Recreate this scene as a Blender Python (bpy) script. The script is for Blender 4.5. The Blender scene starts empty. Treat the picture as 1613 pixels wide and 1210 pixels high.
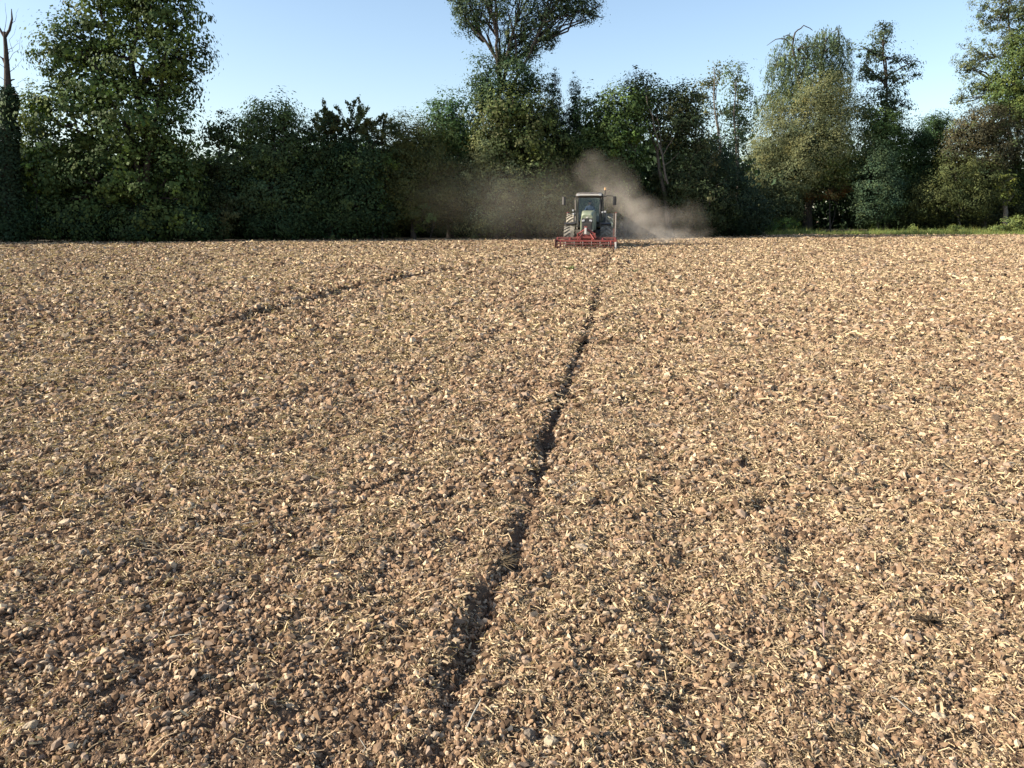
import bpy, math
import numpy as np
from mathutils import Vector, Matrix

rng = np.random.default_rng(7)
SC = bpy.context.scene
COL = SC.collection

# ------------------------------------------------------------------ camera, sky, sun, exposure
F, CX, CY, CAMZ = 1211.0, 806.5, 605.0, 1.62
PITCH = math.radians(12.16)
cam = bpy.data.cameras.new('camera')
cam.sensor_width = 36.0
cam.lens = 36.0 * F / 1613.0
cam.clip_start, cam.clip_end = 0.05, 3000.0
cam_ob = bpy.data.objects.new('camera', cam)
cam_ob.location = (0, 0, CAMZ)
cam_ob.rotation_euler = (math.pi / 2 - PITCH, 0, 0)
COL.objects.link(cam_ob)
SC.camera = cam_ob

SUN_AZ, SUN_EL = math.radians(261.0), math.radians(29.0)
world = bpy.data.worlds.new('World')
SC.world = world
world.use_nodes = True
wn = world.node_tree
sky = wn.nodes.new('ShaderNodeTexSky')
sky.sky_type = 'NISHITA'
sky.sun_disc = False
sky.sun_elevation = SUN_EL
sky.sun_rotation = SUN_AZ
sky.air_density = 1.0
sky.dust_density = 1.0
sky.ozone_density = 1.0
wn.links.new(sky.outputs[0], wn.nodes['Background'].inputs[0])
wn.nodes['Background'].inputs[1].default_value = 0.105

sd = Vector((math.sin(SUN_AZ) * math.cos(SUN_EL), math.cos(SUN_AZ) * math.cos(SUN_EL), math.sin(SUN_EL)))
sun = bpy.data.lights.new('sun', 'SUN')
sun.energy = 5.0
sun.angle = math.radians(0.53)
sun.color = (1.0, 0.91, 0.77)
sun_ob = bpy.data.objects.new('sun', sun)
sun_ob.rotation_euler = sd.to_track_quat('Z', 'Y').to_euler()
sun_ob.location = (-40, -5, 40)
COL.objects.link(sun_ob)

SC.view_settings.view_transform = 'Standard'
SC.view_settings.look = 'None'
SC.view_settings.exposure = 1.12
SC.view_settings.gamma = 1.0
SC.view_settings.use_curve_mapping = False
SC.cycles.max_bounces = 6
SC.cycles.diffuse_bounces = 2
SC.cycles.transparent_max_bounces = 16
SC.cycles.volume_bounces = 1
SC.cycles.use_denoising = True


def ray(px, py):
    a, b = px - CX, CY - py
    c, s = math.cos(PITCH), math.sin(PITCH)
    return np.array([a, c * F + s * b, -s * F + c * b])


def at(px, py, D):
    """World point on the line of sight through (px, py) at ground distance D."""
    d = ray(px, py)
    return np.array([0, 0, CAMZ]) + d * (D / d[1])


def ground_at(px, py):
    d = ray(px, py)
    t = CAMZ / -d[2]
    return d[0] * t, d[1] * t


# ------------------------------------------------------------------ object helpers
def link(o, parent=None, label=None, cat=None, group=None, kind=None):
    if o.name not in COL.objects:
        COL.objects.link(o)
    if parent is not None:
        o.parent = parent
    for k, v in (('label', label), ('category', cat), ('group', group), ('kind', kind)):
        if v:
            o[k] = v
    return o


def empty(name, loc, rz=0.0, **kw):
    o = bpy.data.objects.new(name, None)
    o.empty_display_size = 0.3
    o.location = tuple(loc)
    o.rotation_euler = (0, 0, rz)
    return link(o, **kw)


def np_mesh(name, V, Fc, mat, colr=None, smooth=False):
    V = np.asarray(V, np.float32).reshape(-1, 3)
    Fc = np.asarray(Fc, np.int32)
    k = Fc.shape[1]
    me = bpy.data.meshes.new(name)
    me.vertices.add(len(V))
    me.vertices.foreach_set('co', V.ravel())
    me.loops.add(Fc.size)
    me.loops.foreach_set('vertex_index', Fc.ravel())
    me.polygons.add(len(Fc))
    me.polygons.foreach_set('loop_start', np.arange(0, Fc.size, k, dtype=np.int32))
    me.polygons.foreach_set('use_smooth', np.full(len(Fc), bool(smooth)))
    me.update(calc_edges=True)
    if colr is not None:
        a = me.color_attributes.new('tint', 'FLOAT_COLOR', 'POINT')
        c4 = np.ones((len(V), 4), np.float32)
        c4[:, :3] = colr
        a.data.foreach_set('color', c4.ravel())
    if mat:
        me.materials.append(mat)
    return me


def np_obj(name, V, Fc, mat, colr=None, smooth=False, **kw):
    return link(bpy.data.objects.new(name, np_mesh(name, V, Fc, mat, colr, smooth)), **kw)


class MB:
    """Collects shapes in plain lists and links them as one mesh object."""
    def __init__(self):
        self.v, self.f = [], []

    def add(self, vs, fs):
        n = len(self.v)
        self.v += [tuple(map(float, p)) for p in vs]
        self.f += [tuple(n + i for i in f) for f in fs]
        return self

    def box(self, c, s, rot=None, taper=1.0):
        hx, hy, hz = s[0] / 2, s[1] / 2, s[2] / 2
        vs = []
        for z in (-1, 1):
            t = taper if z > 0 else 1.0
            for x, y in ((-1, -1), (1, -1), (1, 1), (-1, 1)):
                vs.append(Vector((x * hx * t, y * hy * t, z * hz)))
        if rot:
            m = Matrix.Rotation(rot[2], 3, 'Z') @ Matrix.Rotation(rot[1], 3, 'Y') @ Matrix.Rotation(rot[0], 3, 'X')
            vs = [m @ p for p in vs]
        vs = [p + Vector(c) for p in vs]
        return self.add(vs, [(3, 2, 1, 0), (4, 5, 6, 7), (0, 1, 5, 4), (1, 2, 6, 5), (2, 3, 7, 6), (3, 0, 4, 7)])

    def bar(self, a, b, r, r2=None, n=8, cap=True):
        a, b = Vector(a), Vector(b)
        d = (b - a).normalized()
        u = d.orthogonal().normalized()
        w = d.cross(u)
        r2 = r if r2 is None else r2
        vs = []
        for p, q in ((a, r), (b, r2)):
            for i in range(n):
                t = 2 * math.pi * i / n
                vs.append(p + (u * math.cos(t) + w * math.sin(t)) * q)
        fs = [(i, (i + 1) % n, n + (i + 1) % n, n + i) for i in range(n)]
        if cap:
            fs += [tuple(range(n))[::-1], tuple(range(n, 2 * n))]
        return self.add(vs, fs)

    def path(self, pts, r, n=8):
        rs = r if isinstance(r, (list, tuple)) else [r] * len(pts)
        for i in range(len(pts) - 1):
            self.bar(pts[i], pts[i + 1], rs[i], rs[i + 1], n)
        return self

    def lathe_x(self, prof, c, n=32):
        """prof: (x, radius) pairs turned about the X axis through c."""
        m = len(prof)
        vs = []
        for i in range(n):
            t = 2 * math.pi * i / n
            for x, r in prof:
                vs.append((c[0] + x, c[1] + r * math.cos(t), c[2] + r * math.sin(t)))
        fs = []
        for i in range(n):
            j = (i + 1) % n
            for k in range(m - 1):
                fs.append((i * m + k, i * m + k + 1, j * m + k + 1, j * m + k))
        return self.add(vs, fs)

    def loft(self, secs, cap=True):
        """secs: list of rings (equal length) joined in order."""
        n = len(secs[0])
        vs = [p for s in secs for p in s]
        fs = []
        for k in range(len(secs) - 1):
            for i in range(n):
                j = (i + 1) % n
                fs.append((k * n + i, k * n + j, (k + 1) * n + j, (k + 1) * n + i))
        if cap:
            fs += [tuple(range(n))[::-1], tuple((len(secs) - 1) * n + i for i in range(n))]
        return self.add(vs, fs)

    def build(self, name, mat, parent=None, bevel=0.0, smooth=False, **kw):
        me = bpy.data.meshes.new(name)
        me.from_pydata(self.v, [], self.f)
        import bmesh
        bm = bmesh.new()
        bm.from_mesh(me)
        bmesh.ops.recalc_face_normals(bm, faces=bm.faces)
        bm.to_mesh(me)
        bm.free()
        me.update()
        me.materials.append(mat)
        if smooth:
            me.polygons.foreach_set('use_smooth', np.ones(len(me.polygons), bool))
            me.set_sharp_from_angle(angle=math.radians(38))
        o = bpy.data.objects.new(name, me)
        if bevel:
            b = o.modifiers.new('bevel', 'BEVEL')
            b.width, b.segments, b.limit_method = bevel, 2, 'ANGLE'
        return link(o, parent, **kw)


# ------------------------------------------------------------------ noise
def _hash(ix, iy, seed):
    h = (ix.astype(np.int64) * 374761393 + iy.astype(np.int64) * 668265263 + seed * 1442695041) & 0xFFFFFFFF
    h = ((h ^ (h >> 13)) * 1274126177) & 0xFFFFFFFF
    return ((h ^ (h >> 16)) & 0xFFFF) / 65535.0


def noise(x, y, seed=0):
    """Value noise in -1..1."""
    x0, y0 = np.floor(x), np.floor(y)
    fx, fy = x - x0, y - y0
    fx, fy = fx * fx * (3 - 2 * fx), fy * fy * (3 - 2 * fy)
    a, b = _hash(x0, y0, seed), _hash(x0 + 1, y0, seed)
    c, d = _hash(x0, y0 + 1, seed), _hash(x0 + 1, y0 + 1, seed)
    return 2 * ((a + (b - a) * fx) * (1 - fy) + (c + (d - c) * fx) * fy) - 1


def clodbed(x, y, seed, rmin=0.45, rmax=0.85):
    """Unit cells, each holding a dome of random place and size: 0..~0.8 high with sharp creases."""
    x0, y0 = np.floor(x), np.floor(y)
    best = np.zeros_like(x)
    for dx in (-1, 0, 1):
        for dy in (-1, 0, 1):
            cx, cy = x0 + dx, y0 + dy
            px, py = cx + _hash(cx, cy, seed), cy + _hash(cx, cy, seed + 1)
            r = rmin + (rmax - rmin) * _hash(cx, cy, seed + 2) ** 2
            e = 0.6 + 0.8 * _hash(cx, cy, seed + 3)
            d2 = (((x - px) * e) ** 2 + ((y - py) / e) ** 2) / (r * r)
            best = np.maximum(best, r * np.sqrt(np.clip(1 - d2, 0, 1)))
    return best


# ------------------------------------------------------------------ materials
MATS = {}


def nodes_of(name):
    m = bpy.data.materials.new(name)
    m.use_nodes = True
    nt = m.node_tree
    return m, nt, nt.nodes['Principled BSDF']


def paint(name, col, rough=0.5, metal=0.0, dust=0.0, spec=0.5, dustcol=(0.42, 0.33, 0.23)):
    """Plain coat with a blotchy film of field dust, thicker in patches."""
    m, nt, p = nodes_of(name)
    N = nt.nodes.new
    tc = N('ShaderNodeTexCoord')
    n1 = N('ShaderNodeTexNoise')
    n1.inputs['Scale'].default_value = 5.0
    n1.inputs['Detail'].default_value = 6
    nt.links.new(tc.outputs['Object'], n1.inputs['Vector'])
    mr = N('ShaderNodeMapRange')
    mr.inputs[1].default_value, mr.inputs[2].default_value = 0.35, 0.7
    mr.inputs[3].default_value, mr.inputs[4].default_value = dust * 0.4, min(1.0, dust * 1.3)
    nt.links.new(n1.outputs[0], mr.inputs[0])
    mx = N('ShaderNodeMix')
    mx.data_type = 'RGBA'
    mx.inputs[6].default_value = (*col, 1)
    mx.inputs[7].default_value = (*dustcol, 1)
    nt.links.new(mr.outputs[0], mx.inputs[0])
    nt.links.new(mx.outputs[2], p.inputs['Base Color'])
    p.inputs['Roughness'].default_value = rough
    p.inputs['Metallic'].default_value = metal
    p.inputs['Specular IOR Level'].default_value = spec
    return m


def tinted(name, rough=0.9, spec=0.1, transl=0.0, fine=0.0, fscale=60.0, bump=0.0):
    """Colour from the per-piece tint attribute; optional thin-leaf translucency, fine mottling."""
    m, nt, p = nodes_of(name)
    N = nt.nodes.new
    at_ = N('ShaderNodeAttribute')
    at_.attribute_name = 'tint'
    src = at_.outputs['Color']
    if fine:
        tc = N('ShaderNodeTexCoord')
        n1 = N('ShaderNodeTexNoise')
        n1.inputs['Scale'].default_value = fscale
        n1.inputs['Detail'].default_value = 3
        nt.links.new(tc.outputs['Object'], n1.inputs['Vector'])
        mr = N('ShaderNodeMapRange')
        mr.inputs[1].default_value, mr.inputs[2].default_value = 0.3, 0.7
        mr.inputs[3].default_value, mr.inputs[4].default_value = 1 - fine, 1 + fine
        nt.links.new(n1.outputs[0], mr.inputs[0])
        vm = N('ShaderNodeVectorMath')
        vm.operation = 'SCALE'
        nt.links.new(src, vm.inputs[0])
        nt.links.new(mr.outputs[0], vm.inputs['Scale'])
        src = vm.outputs[0]
        if bump:
            bp = N('ShaderNodeBump')
            bp.inputs['Strength'].default_value = 0.8
            bp.inputs['Distance'].default_value = bump
            nt.links.new(n1.outputs[0], bp.inputs['Height'])
            nt.links.new(bp.outputs[0], p.inputs['Normal'])
    nt.links.new(src, p.inputs['Base Color'])
    p.inputs['Roughness'].default_value = rough
    p.inputs['Specular IOR Level'].default_value = spec
    if transl:
        t = N('ShaderNodeBsdfTranslucent')
        mixc = N('ShaderNodeMix')
        mixc.data_type = 'RGBA'
        mixc.blend_type = 'MULTIPLY'
        mixc.inputs[0].default_value = 1
        mixc.inputs[7].default_value = (1.25, 1.35, 0.7, 1)
        nt.links.new(src, mixc.inputs[6])
        nt.links.new(mixc.outputs[2], t.inputs['Color'])
        ms = N('ShaderNodeMixShader')
        ms.inputs[0].default_value = transl
        out = nt.nodes['Material Output']
        nt.links.new(p.outputs[0], ms.inputs[1])
        nt.links.new(t.outputs[0], ms.inputs[2])
        nt.links.new(ms.outputs[0], out.inputs['Surface'])
    return m


LEAF = tinted('leaf', rough=0.6, spec=0.08, transl=0.20)
CLODMAT = tinted('clod_soil', rough=0.95, spec=0.05, fine=0.28, fscale=140, bump=0.004)
STRAWMAT = tinted('straw', rough=0.6, spec=0.25, transl=0.12)
GRASSMAT = tinted('grass_blade', rough=0.6, spec=0.2, transl=0.3)


def bark_mat(name, c1, c2):
    m, nt, p = nodes_of(name)
    N = nt.nodes.new
    tc = N('ShaderNodeTexCoord')
    mp = N('ShaderNodeMapping')
    mp.inputs['Scale'].default_value = (6, 6, 1.2)
    nt.links.new(tc.outputs['Object'], mp.inputs[0])
    n1 = N('ShaderNodeTexNoise')
    n1.inputs['Scale'].default_value = 2.0
    n1.inputs['Detail'].default_value = 6
    nt.links.new(mp.outputs[0], n1.inputs['Vector'])
    cr = N('ShaderNodeValToRGB')
    cr.color_ramp.elements[0].position, cr.color_ramp.elements[1].position = 0.3, 0.7
    cr.color_ramp.elements[0].color, cr.color_ramp.elements[1].color = (*c1, 1), (*c2, 1)
    nt.links.new(n1.outputs[0], cr.inputs[0])
    nt.links.new(cr.outputs[0], p.inputs['Base Color'])
    bp = N('ShaderNodeBump')
    bp.inputs['Distance'].default_value = 0.03
    nt.links.new(n1.outputs[0], bp.inputs['Height'])
    nt.links.new(bp.outputs[0], p.inputs['Normal'])
    p.inputs['Roughness'].default_value = 0.9
    return m


BARK = bark_mat('bark_brown', (0.022, 0.017, 0.014), (0.075, 0.058, 0.045))
BARK_PALE = bark_mat('bark_pale', (0.06, 0.05, 0.04), (0.17, 0.145, 0.115))


def soil_mat():
    m, nt, p = nodes_of('tilled_soil')
    N = nt.nodes.new
    tc = N('ShaderNodeTexCoord')

    def nz(scale, detail, rough=0.6):
        n = N('ShaderNodeTexNoise')
        n.inputs['Scale'].default_value = scale
        n.inputs['Detail'].default_value = detail
        n.inputs['Roughness'].default_value = rough
        nt.links.new(tc.outputs['Object'], n.inputs['Vector'])
        return n.outputs[0]
    big, mid, fine = nz(0.45, 3), nz(5.0, 5, 0.7), nz(42, 4, 0.7)
    cr = N('ShaderNodeValToRGB')
    e = cr.color_ramp.elements
    e[0].position, e[0].color = 0.30, (0.07, 0.045, 0.030, 1)
    e[1].position, e[1].color = 0.72, (0.25, 0.17, 0.11, 1)
    k = e.new(0.5)
    k.color = (0.14, 0.093, 0.061, 1)
    ad = N('ShaderNodeMath')
    ad.operation = 'MULTIPLY_ADD'
    ad.inputs[1].default_value = 0.6
    nt.links.new(fine, ad.inputs[0])
    a2 = N('ShaderNodeMath')
    a2.operation = 'MULTIPLY'
    a2.inputs[1].default_value = 0.4
    nt.links.new(mid, a2.inputs[0])
    nt.links.new(a2.outputs[0], ad.inputs[2])
    nt.links.new(ad.outputs[0], cr.inputs[0])
    mr = N('ShaderNodeMapRange')
    mr.inputs[1].default_value, mr.inputs[2].default_value = 0.35, 0.65
    mr.inputs[3].default_value, mr.inputs[4].default_value = 0.86, 1.12
    nt.links.new(big, mr.inputs[0])
    vm = N('ShaderNodeVectorMath')
    vm.operation = 'SCALE'
    nt.links.new(cr.outputs[0], vm.inputs[0])
    nt.links.new(mr.outputs[0], vm.inputs['Scale'])
    nt.links.new(vm.outputs[0], p.inputs['Base Color'])
    bp = N('ShaderNodeBump')
    bp.inputs['Strength'].default_value = 1.0
    bp.inputs['Distance'].default_value = 0.02
    nt.links.new(fine, bp.inputs['Height'])
    b2 = N('ShaderNodeBump')
    b2.inputs['Strength'].default_value = 0.8
    b2.inputs['Distance'].default_value = 0.08
    nt.links.new(mid, b2.inputs['Height'])
    nt.links.new(bp.outputs[0], b2.inputs['Normal'])
    nt.links.new(b2.outputs[0], p.inputs['Normal'])
    p.inputs['Roughness'].default_value = 0.95
    p.inputs['Specular IOR Level'].default_value = 0.05
    return m


SOIL = soil_mat()


def litter_mat(name, c1, c2, scale):
    m, nt, p = nodes_of(name)
    N = nt.nodes.new
    tc = N('ShaderNodeTexCoord')
    n1 = N('ShaderNodeTexNoise')
    n1.inputs['Scale'].default_value = scale
    n1.inputs['Detail'].default_value = 6
    nt.links.new(tc.outputs['Object'], n1.inputs['Vector'])
    cr = N('ShaderNodeValToRGB')
    cr.color_ramp.elements[0].position, cr.color_ramp.elements[1].position = 0.35, 0.68
    cr.color_ramp.elements[0].color, cr.color_ramp.elements[1].color = (*c1, 1), (*c2, 1)
    nt.links.new(n1.outputs[0], cr.inputs[0])
    nt.links.new(cr.outputs[0], p.inputs['Base Color'])
    bp = N('ShaderNodeBump')
    bp.inputs['Distance'].default_value = 0.06
    nt.links.new(n1.outputs[0], bp.inputs['Height'])
    nt.links.new(bp.outputs[0], p.inputs['Normal'])
    p.inputs['Roughness'].default_value = 1.0
    return m


LITTER = litter_mat('leaf_litter', (0.022, 0.017, 0.010), (0.07, 0.05, 0.03), 3.0)
PATHM = litter_mat('dry_path', (0.24, 0.18, 0.11), (0.42, 0.33, 0.22), 2.0)
VERGE = litter_mat('verge_soil', (0.06, 0.055, 0.02), (0.13, 0.12, 0.05), 2.0)

# ------------------------------------------------------------------ the field
rut_px = [(967, 391), (945, 450), (917, 540), (893, 600), (862, 680), (846, 740), (827, 800), (795, 890), (752, 970), (715, 1080), (690, 1190), (668, 1300), (640, 1450), (610, 1650)]
RUT = np.array([ground_at(*p) for p in rut_px])[::-1]
left_px = [(120, 586), (220, 554), (300, 531), (360, 514), (420, 496), (500, 475), (600, 450), (680, 434), (780, 414), (872, 397)]
LRUT = np.array([ground_at(*p) for p in left_px])
sec_px = [(560, 478), (620, 466), (690, 452), (760, 434)]
SRUT = np.array([ground_at(*p) for p in sec_px])
TRACK = [(0.75, 0.016), (1.35, 0.018), (2.05, 0.016), (2.75, 0.018), (3.6, 0.016), (4.6, 0.02), (6.2, 0.02), (8.0, 0.022), (-1.2, 0.01), (-2.4, 0.01), (-3.9, 0.01), (-6.5, 0.012)]


def side(x, y, L):
    """Signed distance right of the polyline L (x as a function of y) and an in-range weight."""
    xr = np.interp(y, L[:, 0] * 0 + L[:, 1], L[:, 0])
    slope = np.gradient(L[:, 0], L[:, 1])
    sl = np.interp(y, L[:, 1], slope)
    s = (x - xr) / np.sqrt(1 + sl * sl)
    m = min(1.5, 0.15 * (L[-1, 1] - L[0, 1]))
    w = np.clip((y - L[0, 1]) / m + 0.2, 0, 1) * np.clip((L[-1, 1] - y) / m + 0.2, 0, 1)
    return s, w


def H(x, y):
    x, y = np.asarray(x, float), np.asarray(y, float)
    cell = 0.0068 * np.maximum(y, 1.5)
    h = 0.03 * noise(x * 0.22 + 3, y * 0.22, 1) + 0.013 * noise(x * 0.9, y * 0.7 + 9, 2)
    rough_ = 0.75 + 0.5 * noise(x * 0.8, y * 0.8, 50)
    for k, (lam, amp) in enumerate(((0.5, 0.013), (0.24, 0.013), (0.11, 0.011), (0.05, 0.007))):
        w = np.clip(lam / (2.2 * cell) - 0.4, 0, 1)
        ca, sa = math.cos(k + 0.4), math.sin(k + 0.4)
        xx, yy = (x * ca - y * sa) / lam, (x * sa + y * ca) / lam
        h = h + w * amp * noise(xx, yy, 10 + k)
    for k, (lam, amp) in enumerate(((0.30, 0.016), (0.16, 0.018), (0.085, 0.020), (0.045, 0.015), (0.024, 0.010))):
        w = np.clip(lam / (2.4 * cell) - 0.5, 0, 1)
        ca, sa = math.cos(k * 1.3 + 0.9), math.sin(k * 1.3 + 0.9)
        xx, yy = (x * ca - y * sa) / lam, (x * sa + y * ca) / lam
        xx = xx + 0.25 * noise(xx * 1.9, yy * 1.9, 55 + k)
        h = h + w * amp * rough_ * (clodbed(xx, yy, 100 + 7 * k) - 0.3)
    s, w = side(x, y, RUT)
    s = s + 0.012 * noise(y * 2.6, y * 0 + 2.5, 40)
    frag = np.clip(0.62 + 0.75 * noise(y * 2.4, x * 0.5, 41), 0.30, 1.15)
    frag = np.where(y < 5, frag * 0.78, frag)
    frag = np.where(y < 3.1, np.maximum(frag, 0.62), frag)
    frag = np.where(y > 5, np.maximum(frag + 0.1, 0.85) * (1.15 + 0.03 * y), frag)
    s = s + 0.02 * noise(y * 9, x * 9, 46)
    h = h + w * frag * (0.026 * np.exp(-((s + 0.09) / (0.065 + 0.003 * y)) ** 2) - 0.042 * np.exp(-((s - 0.03) / (0.034 + 0.0022 * y)) ** 2) + 0.018 * np.exp(-((s - 0.42) / 0.22) ** 2))
    h = h + w * (0.022 * (1 - 1 / (1 + np.exp(-np.clip(s / 0.1, -30, 30)))))
    for off, amp in TRACK:
        s2 = (s - off) + 0.06 * noise(y * 0.8, y * 0 + off, 43)
        h = h + w * amp * np.clip(0.6 + 0.6 * noise(y * 0.25, y * 0 + off, 42), 0.1, 1) * (np.exp(-((s2 + 0.1) / 0.1) ** 2) - 1.2 * np.exp(-((s2 - 0.05) / 0.1) ** 2))
    s, w = side(x, y, LRUT)
    h = h + w * (0.075 * np.exp(-((s + 0.16) / 0.13) ** 2) - 0.085 * np.exp(-((s - 0.05) / 0.12) ** 2)) * np.clip(0.75 + 0.4 * noise(y * 0.55, y * 0, 44), 0.4, 1) * np.clip((y - 8.5) / 4.5, 0.25, 1)
    s, w = side(x, y, SRUT)
    h = h + w * (0.06 * np.exp(-((s + 0.15) / 0.13) ** 2) - 0.07 * np.exp(-((s - 0.05) / 0.12) ** 2)) * np.clip(0.5 + 0.8 * noise(y * 0.8, y * 0, 45), 0.05, 1)
    # hollow under the straw tuft in the left foreground
    for (hx, hy), r, dep in (((HOL[0], HOL[1]), 0.085, 0.07), ((HOL2[0], HOL2[1]), 0.07, 0.06), ((HOL3[0], HOL3[1]), 0.07, 0.05)):
        h = h - dep * np.exp(-(((x - hx) / (r * 1.6)) ** 2 + ((y - hy) / r) ** 2))
    return h


HOL, HOL2, HOL3 = ground_at(275, 872), ground_at(425, 872), ground_at(330, 830)

rows = [-40, -15, -6, -2, 0.2, 0.8]
y = 1.1
while y < 96:
    rows.append(y)
    y *= 1.009
rows += [110, 140, 200, 320, 600, 1200]
rows = np.array(rows)
uf = np.linspace(-0.86, 0.86, 560)
us = np.concatenate([[-9, -5, -3, -2, -1.5, -1.2, -1.05], uf, [1.05, 1.2, 1.5, 2, 3, 5, 9]])
YY, UU = np.meshgrid(rows, us, indexing='ij')
XX = UU * (np.maximum(YY, 0) + 1.2)
ZZ = H(XX, YY) * ((YY > 0.5) & (YY < 100))
nr, nc = YY.shape
idx = np.arange(nr * nc).reshape(nr, nc)
quads = np.stack([idx[:-1, :-1], idx[:-1, 1:], idx[1:, 1:], idx[1:, :-1]], -1).reshape(-1, 4)
field = np_obj('field', np.stack([XX, YY, ZZ], -1), quads, SOIL, smooth=False, kind='structure',
               label='tilled brown field with chopped straw and small clods')


# clods, straw ------------------------------------------------------
def ico(sub):
    import bmesh
    bm = bmesh.new()
    bmesh.ops.create_icosphere(bm, subdivisions=sub, radius=1.0)
    V = np.array([v.co[:] for v in bm.verts])
    Fc = np.array([[v.index for v in f.verts] for f in bm.faces])
    bm.free()
    return V, Fc


OCT = (np.array([[1, 0, 0], [0, 1, 0], [-1, 0, 0], [0, -1, 0], [0, 0, 1], [0, 0, -1]], float),
       np.array([[0, 1, 4], [1, 2, 4], [2, 3, 4], [3, 0, 4], [1, 0, 5], [2, 1, 5], [3, 2, 5], [0, 3, 5]]))
ICO1, ICO2, ICO3 = ico(1), ico(2), ico(3)


def rots(n, full=True):
    q = rng.normal(size=(n, 4))
    if not full:
        q[:, 1:3] *= 0.25
    q /= np.linalg.norm(q, axis=1, keepdims=True)
    w, x, y, z = q.T
    return np.stack([1 - 2 * (y * y + z * z), 2 * (x * y - z * w), 2 * (x * z + y * w), 2 * (x * y + z * w), 1 - 2 * (x * x + z * z), 2 * (y * z - x * w), 2 * (x * z - y * w), 2 * (y * z + x * w), 1 - 2 * (x * x + y * y)], -1).reshape(n, 3, 3)


def blobs(base, pos, rad, jit=0.28, squash=(0.5, 1.0)):
    V, Fc = base
    n = len(pos)
    A = V[None] * (1 + jit * rng.uniform(-1, 1, (n, len(V), 1)))
    A = A * np.stack([rng.uniform(0.8, 1.35, n), rng.uniform(0.7, 1.1, n), rng.uniform(*squash, n)], -1)[:, None, :]
    A = np.einsum('nij,nvj->nvi', rots(n), A) * rad[:, None, None] + pos[:, None, :]
    Fa = Fc[None] + (np.arange(n) * len(V))[:, None, None]
    return A.reshape(-1, 3), Fa.reshape(-1, 3)


def scatter(y0, y1, dens, wide=0.76, extra=1.2):
    area = wide * (y1 ** 2 - y0 ** 2) + 2 * extra * (y1 - y0)
    n = int(area * dens)
    yy = np.empty(0)
    while len(yy) < n:
        t = rng.uniform(y0, y1, 2 * n)
        yy = np.concatenate([yy, t[rng.uniform(0, wide * y1 + extra, 2 * n) < wide * t + extra]])
    yy = yy[:n]
    xx = rng.uniform(-1, 1, n) * (wide * yy + extra)
    return xx, yy


def soil_tint(n, x, y):
    base = np.array([0.195, 0.128, 0.084])
    dark = np.array([0.095, 0.061, 0.041])
    pale = np.array([0.35, 0.265, 0.19])
    grey = np.array([0.20, 0.148, 0.115])
    t = rng.uniform(0, 1, n)[:, None]
    c = np.array([1.22, 1.22, 1.14]) * np.where(t < 0.58, base, np.where(t < 0.74, dark, np.where(t < 0.87, grey, pale)))
    lf = np.clip(0.5 - (x - 0.18 * y) * 0.16, 0, 1)[:, None] * 0.4
    c = c * (1 - lf) + (c * np.array([0.92, 0.93, 0.99])) * lf
    return c * rng.lognormal(0, 0.17, (n, 1))


def edge_y(x, y):
    """Field edge: y distance of the wood's foot along direction x/y."""
    px = x / np.maximum(y, 1) * 1211 * 1.0176 + CX
    return np.interp(px, EDGE_PX, EDGE_D)


EDGE_PX = [-400, 0, 400, 800, 1080, 1180, 1260, 1613, 2000]
EDGE_D = [49, 51.5, 54.5, 59.5, 65, 70, 74.5, 72.5, 71]

VA, FA, CA = [], [], []
nv = 0


def put(V, Fc, C):
    global nv
    VA.append(V), FA.append(Fc + nv), CA.append(C)
    nv += len(V)


bands = [(1.45, 3.2, 400, 0.0088, 0.45, ICO1), (3.2, 5.5, 200, 0.0115, 0.45, ICO1), (5.5, 10, 65, 0.0175, 0.42, ICO1), (10, 20, 50, 0.028, 0.40, OCT),
         (20, 36, 14, 0.045, 0.38, OCT), (36, 62, 4, 0.070, 0.35, OCT)]
for y0, y1, dens, r, sig, base in bands:
    x, y = scatter(y0, y1, dens)
    k = y < edge_y(x, y) - 0.3
    # patchy: more clods in some places than others
    k &= rng.uniform(0, 1, len(x)) < np.clip(0.72 + 0.45 * noise(x * 0.9, y * 0.9, 60), 0.2, 1)
    x, y = x[k], y[k]
    rad = np.minimum(r * rng.lognormal(0, sig, len(x)), r * 2.8)
    pos = np.stack([x, y, H(x, y) + rad * 0.22], -1)
    V, Fc = blobs(base, pos, rad, 0.42)
    put(V, Fc, np.repeat(soil_tint(len(x), x, y), len(base[0]), 0))
np_obj('soil_clods', np.concatenate(VA), np.concatenate(FA), CLODMAT, np.concatenate(CA), kind='stuff', parent=field,
       label='loose crumbs and small clods of dry brown soil')

# the biggest clods, each a piece of the field
protos = []
for k in range(14):
    V, Fc = blobs(ICO2, np.zeros((1, 3)), np.ones(1), 0.10, (0.55, 0.85))
    d = V / np.linalg.norm(V, axis=1, keepdims=True)
    bump = 0.34 * noise(d[:, 0] * 2.1 + 5 * k, d[:, 1] * 2.1 + d[:, 2] * 1.7, 70) + 0.22 * noise(d[:, 0] * 4, d[:, 1] * 5 + d[:, 2] * 4 + k, 71)
    V = V * (1 + bump[:, None])
    t = soil_tint(1, np.zeros(1), np.zeros(1))
    if k < 10:
        t = np.clip(t, [0.17, 0.115, 0.075], [0.34, 0.25, 0.17])
    else:
        t = np.array([[0.43, 0.34, 0.24]]) * rng.uniform(0.85, 1.15)
    protos.append(np_mesh('clod', V, Fc, CLODMAT, np.repeat(t, len(V), 0)))
n = 300
x1, y1_ = scatter(1.7, 4.5, 8.2, 0.68, 0.3)
x2, y2_ = scatter(4.5, 9.5, 3.2, 0.68, 0.3)
xs, ys = np.concatenate([x1[:150], x2[:150]]), np.concatenate([y1_[:150], y2_[:150]])
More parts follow.
